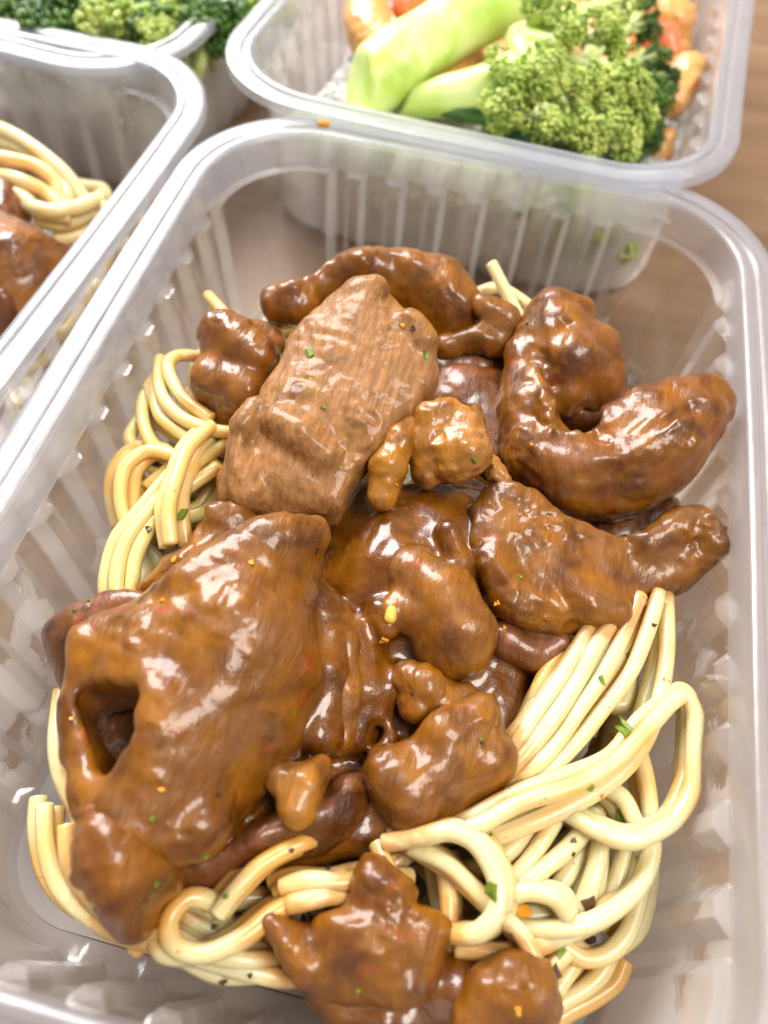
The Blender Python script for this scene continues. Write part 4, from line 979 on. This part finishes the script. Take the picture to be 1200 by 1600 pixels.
# top left box: heads filling it
rr_ = np.random.RandomState(5)
spots = [(30, 20), (110, 5), (180, 30), (250, 35), (320, 30), (60, 45), (150, -30), (240, -20), (330, -25), (380, 5), (20, -30), (290, 60), (215, 62)]
for i, (px, py) in enumerate(spots):
    c = P(px, py, 33)
    tips = [tuple(c + [rr_.uniform(-9, 9), rr_.uniform(-9, 9), rr_.uniform(0, 5)]) for _ in range(6)]
    floret(c - [0, 0, 12], tips, 'dark green broccoli head packed in the top left box', 40 + i, M_bud_d if i % 3 else M_bud, nb=200, spread=4.2, r0=2.0, group='broccoli heads in the top left box', bud_r=(0.6, 1.1))

# ------------------------------------------------------------------ left box
GL = 'spaghetti in the left box'
LS = [[(-30, 190, 27), (20, 210, 27), (60, 235, 27), (100, 270, 25), (130, 310, 22), (150, 345, 18)], [(-20, 245, 26), (20, 250, 27), (60, 262, 26), (90, 290, 24), (85, 325, 22)],
      [(0, 275, 25), (30, 282, 26), (70, 300, 24), (100, 330, 22), (110, 345, 20)], [(40, 320, 23), (80, 330, 24), (120, 325, 23), (150, 312, 22)], [(30, 215, 24), (70, 250, 24), (105, 300, 23), (95, 340, 20)],
      [(-10, 220, 24), (40, 235, 25), (80, 265, 24), (110, 310, 21)], [(-20, 300, 24), (30, 305, 24), (60, 330, 23), (110, 340, 22)], [(60, 345, 20), (100, 350, 20), (140, 330, 20), (158, 305, 19)]]
for i, pts in enumerate(LS):
    strand(pts, ['spaghetti strand in the left box, outermost along its wall', 'upper spaghetti strand in the left box', 'middle spaghetti strand in the left box, next to the dark gap', 'short pale strand end pointing right in the left box',
                 'strand curving down inside the outermost one in the left box', 'second strand from the top in the left box', 'low strand touching the meat in the left box', 'lowest strand behind the rim of the left box'][i], GL, M_pasta, r=1.7)
for i in range(22):
    x, y = rnd.uniform(-112, -84), rnd.uniform(20, 72); a = rnd.uniform(0, 6.28); w_ = []
    for s_ in range(8):
        w_.append((min(max(x, -120), -78.5), min(max(y, 0), 76), 4 + i * 0.75)); x += 5 * math.cos(a); y += 5 * math.sin(a); a += 0.35 + rnd.uniform(-.3, .3)
    strand(w_, 'loose spaghetti strand deep in the left box', GL, M_pasta, r=1.6, world=True, n=4)
GM = 'pieces of meat in the left box'
o = solid('meat_piece', M_meat2, th=9, r=3.5, seed=50, outline=[(-60, 330, 28), (0, 315, 29), (40, 335, 29), (85, 360, 27), (120, 385, 25), (100, 440, 22), (40, 480, 22), (-60, 480, 24)], top=[(20, 380, 31), (60, 400, 28)])
tag(o, 'brown slice of meat in the left box, beside its spaghetti', 'meat', GM)
o = solid('meat_piece', M_dark, th=9, r=3.5, seed=51, outline=[(-60, 270, 26), (0, 262, 27), (30, 290, 26), (20, 330, 26), (-60, 340, 26)], top=[(0, 300, 27)])
tag(o, 'dark meat piece at the far side of the left box', 'meat', GM)
o = solid('meat_piece', M_dark, th=9, r=3.5, seed=52, h=0.6, outline=[(-120, 430, 22), (0, 440, 24), (60, 430, 24), (90, 420, 22), (60, 480, 20), (10, 520, 18), (-60, 560, 18)], top=[(0, 470, 25)])
tag(o, 'dark gravy covered meat at the near side of the left box', 'meat', GM)
# crumb on the rim
kn = solid('sauce_drop', M_chil, seed=36.0, n=(0.1, 0, 0), h=0.3, chains=[[(500, 193, H + .1, .7), (512, 194, H + .1, .7)]])
tag(kn, 'small orange sauce drop on the far rim of the nearest box', 'sauce drop')
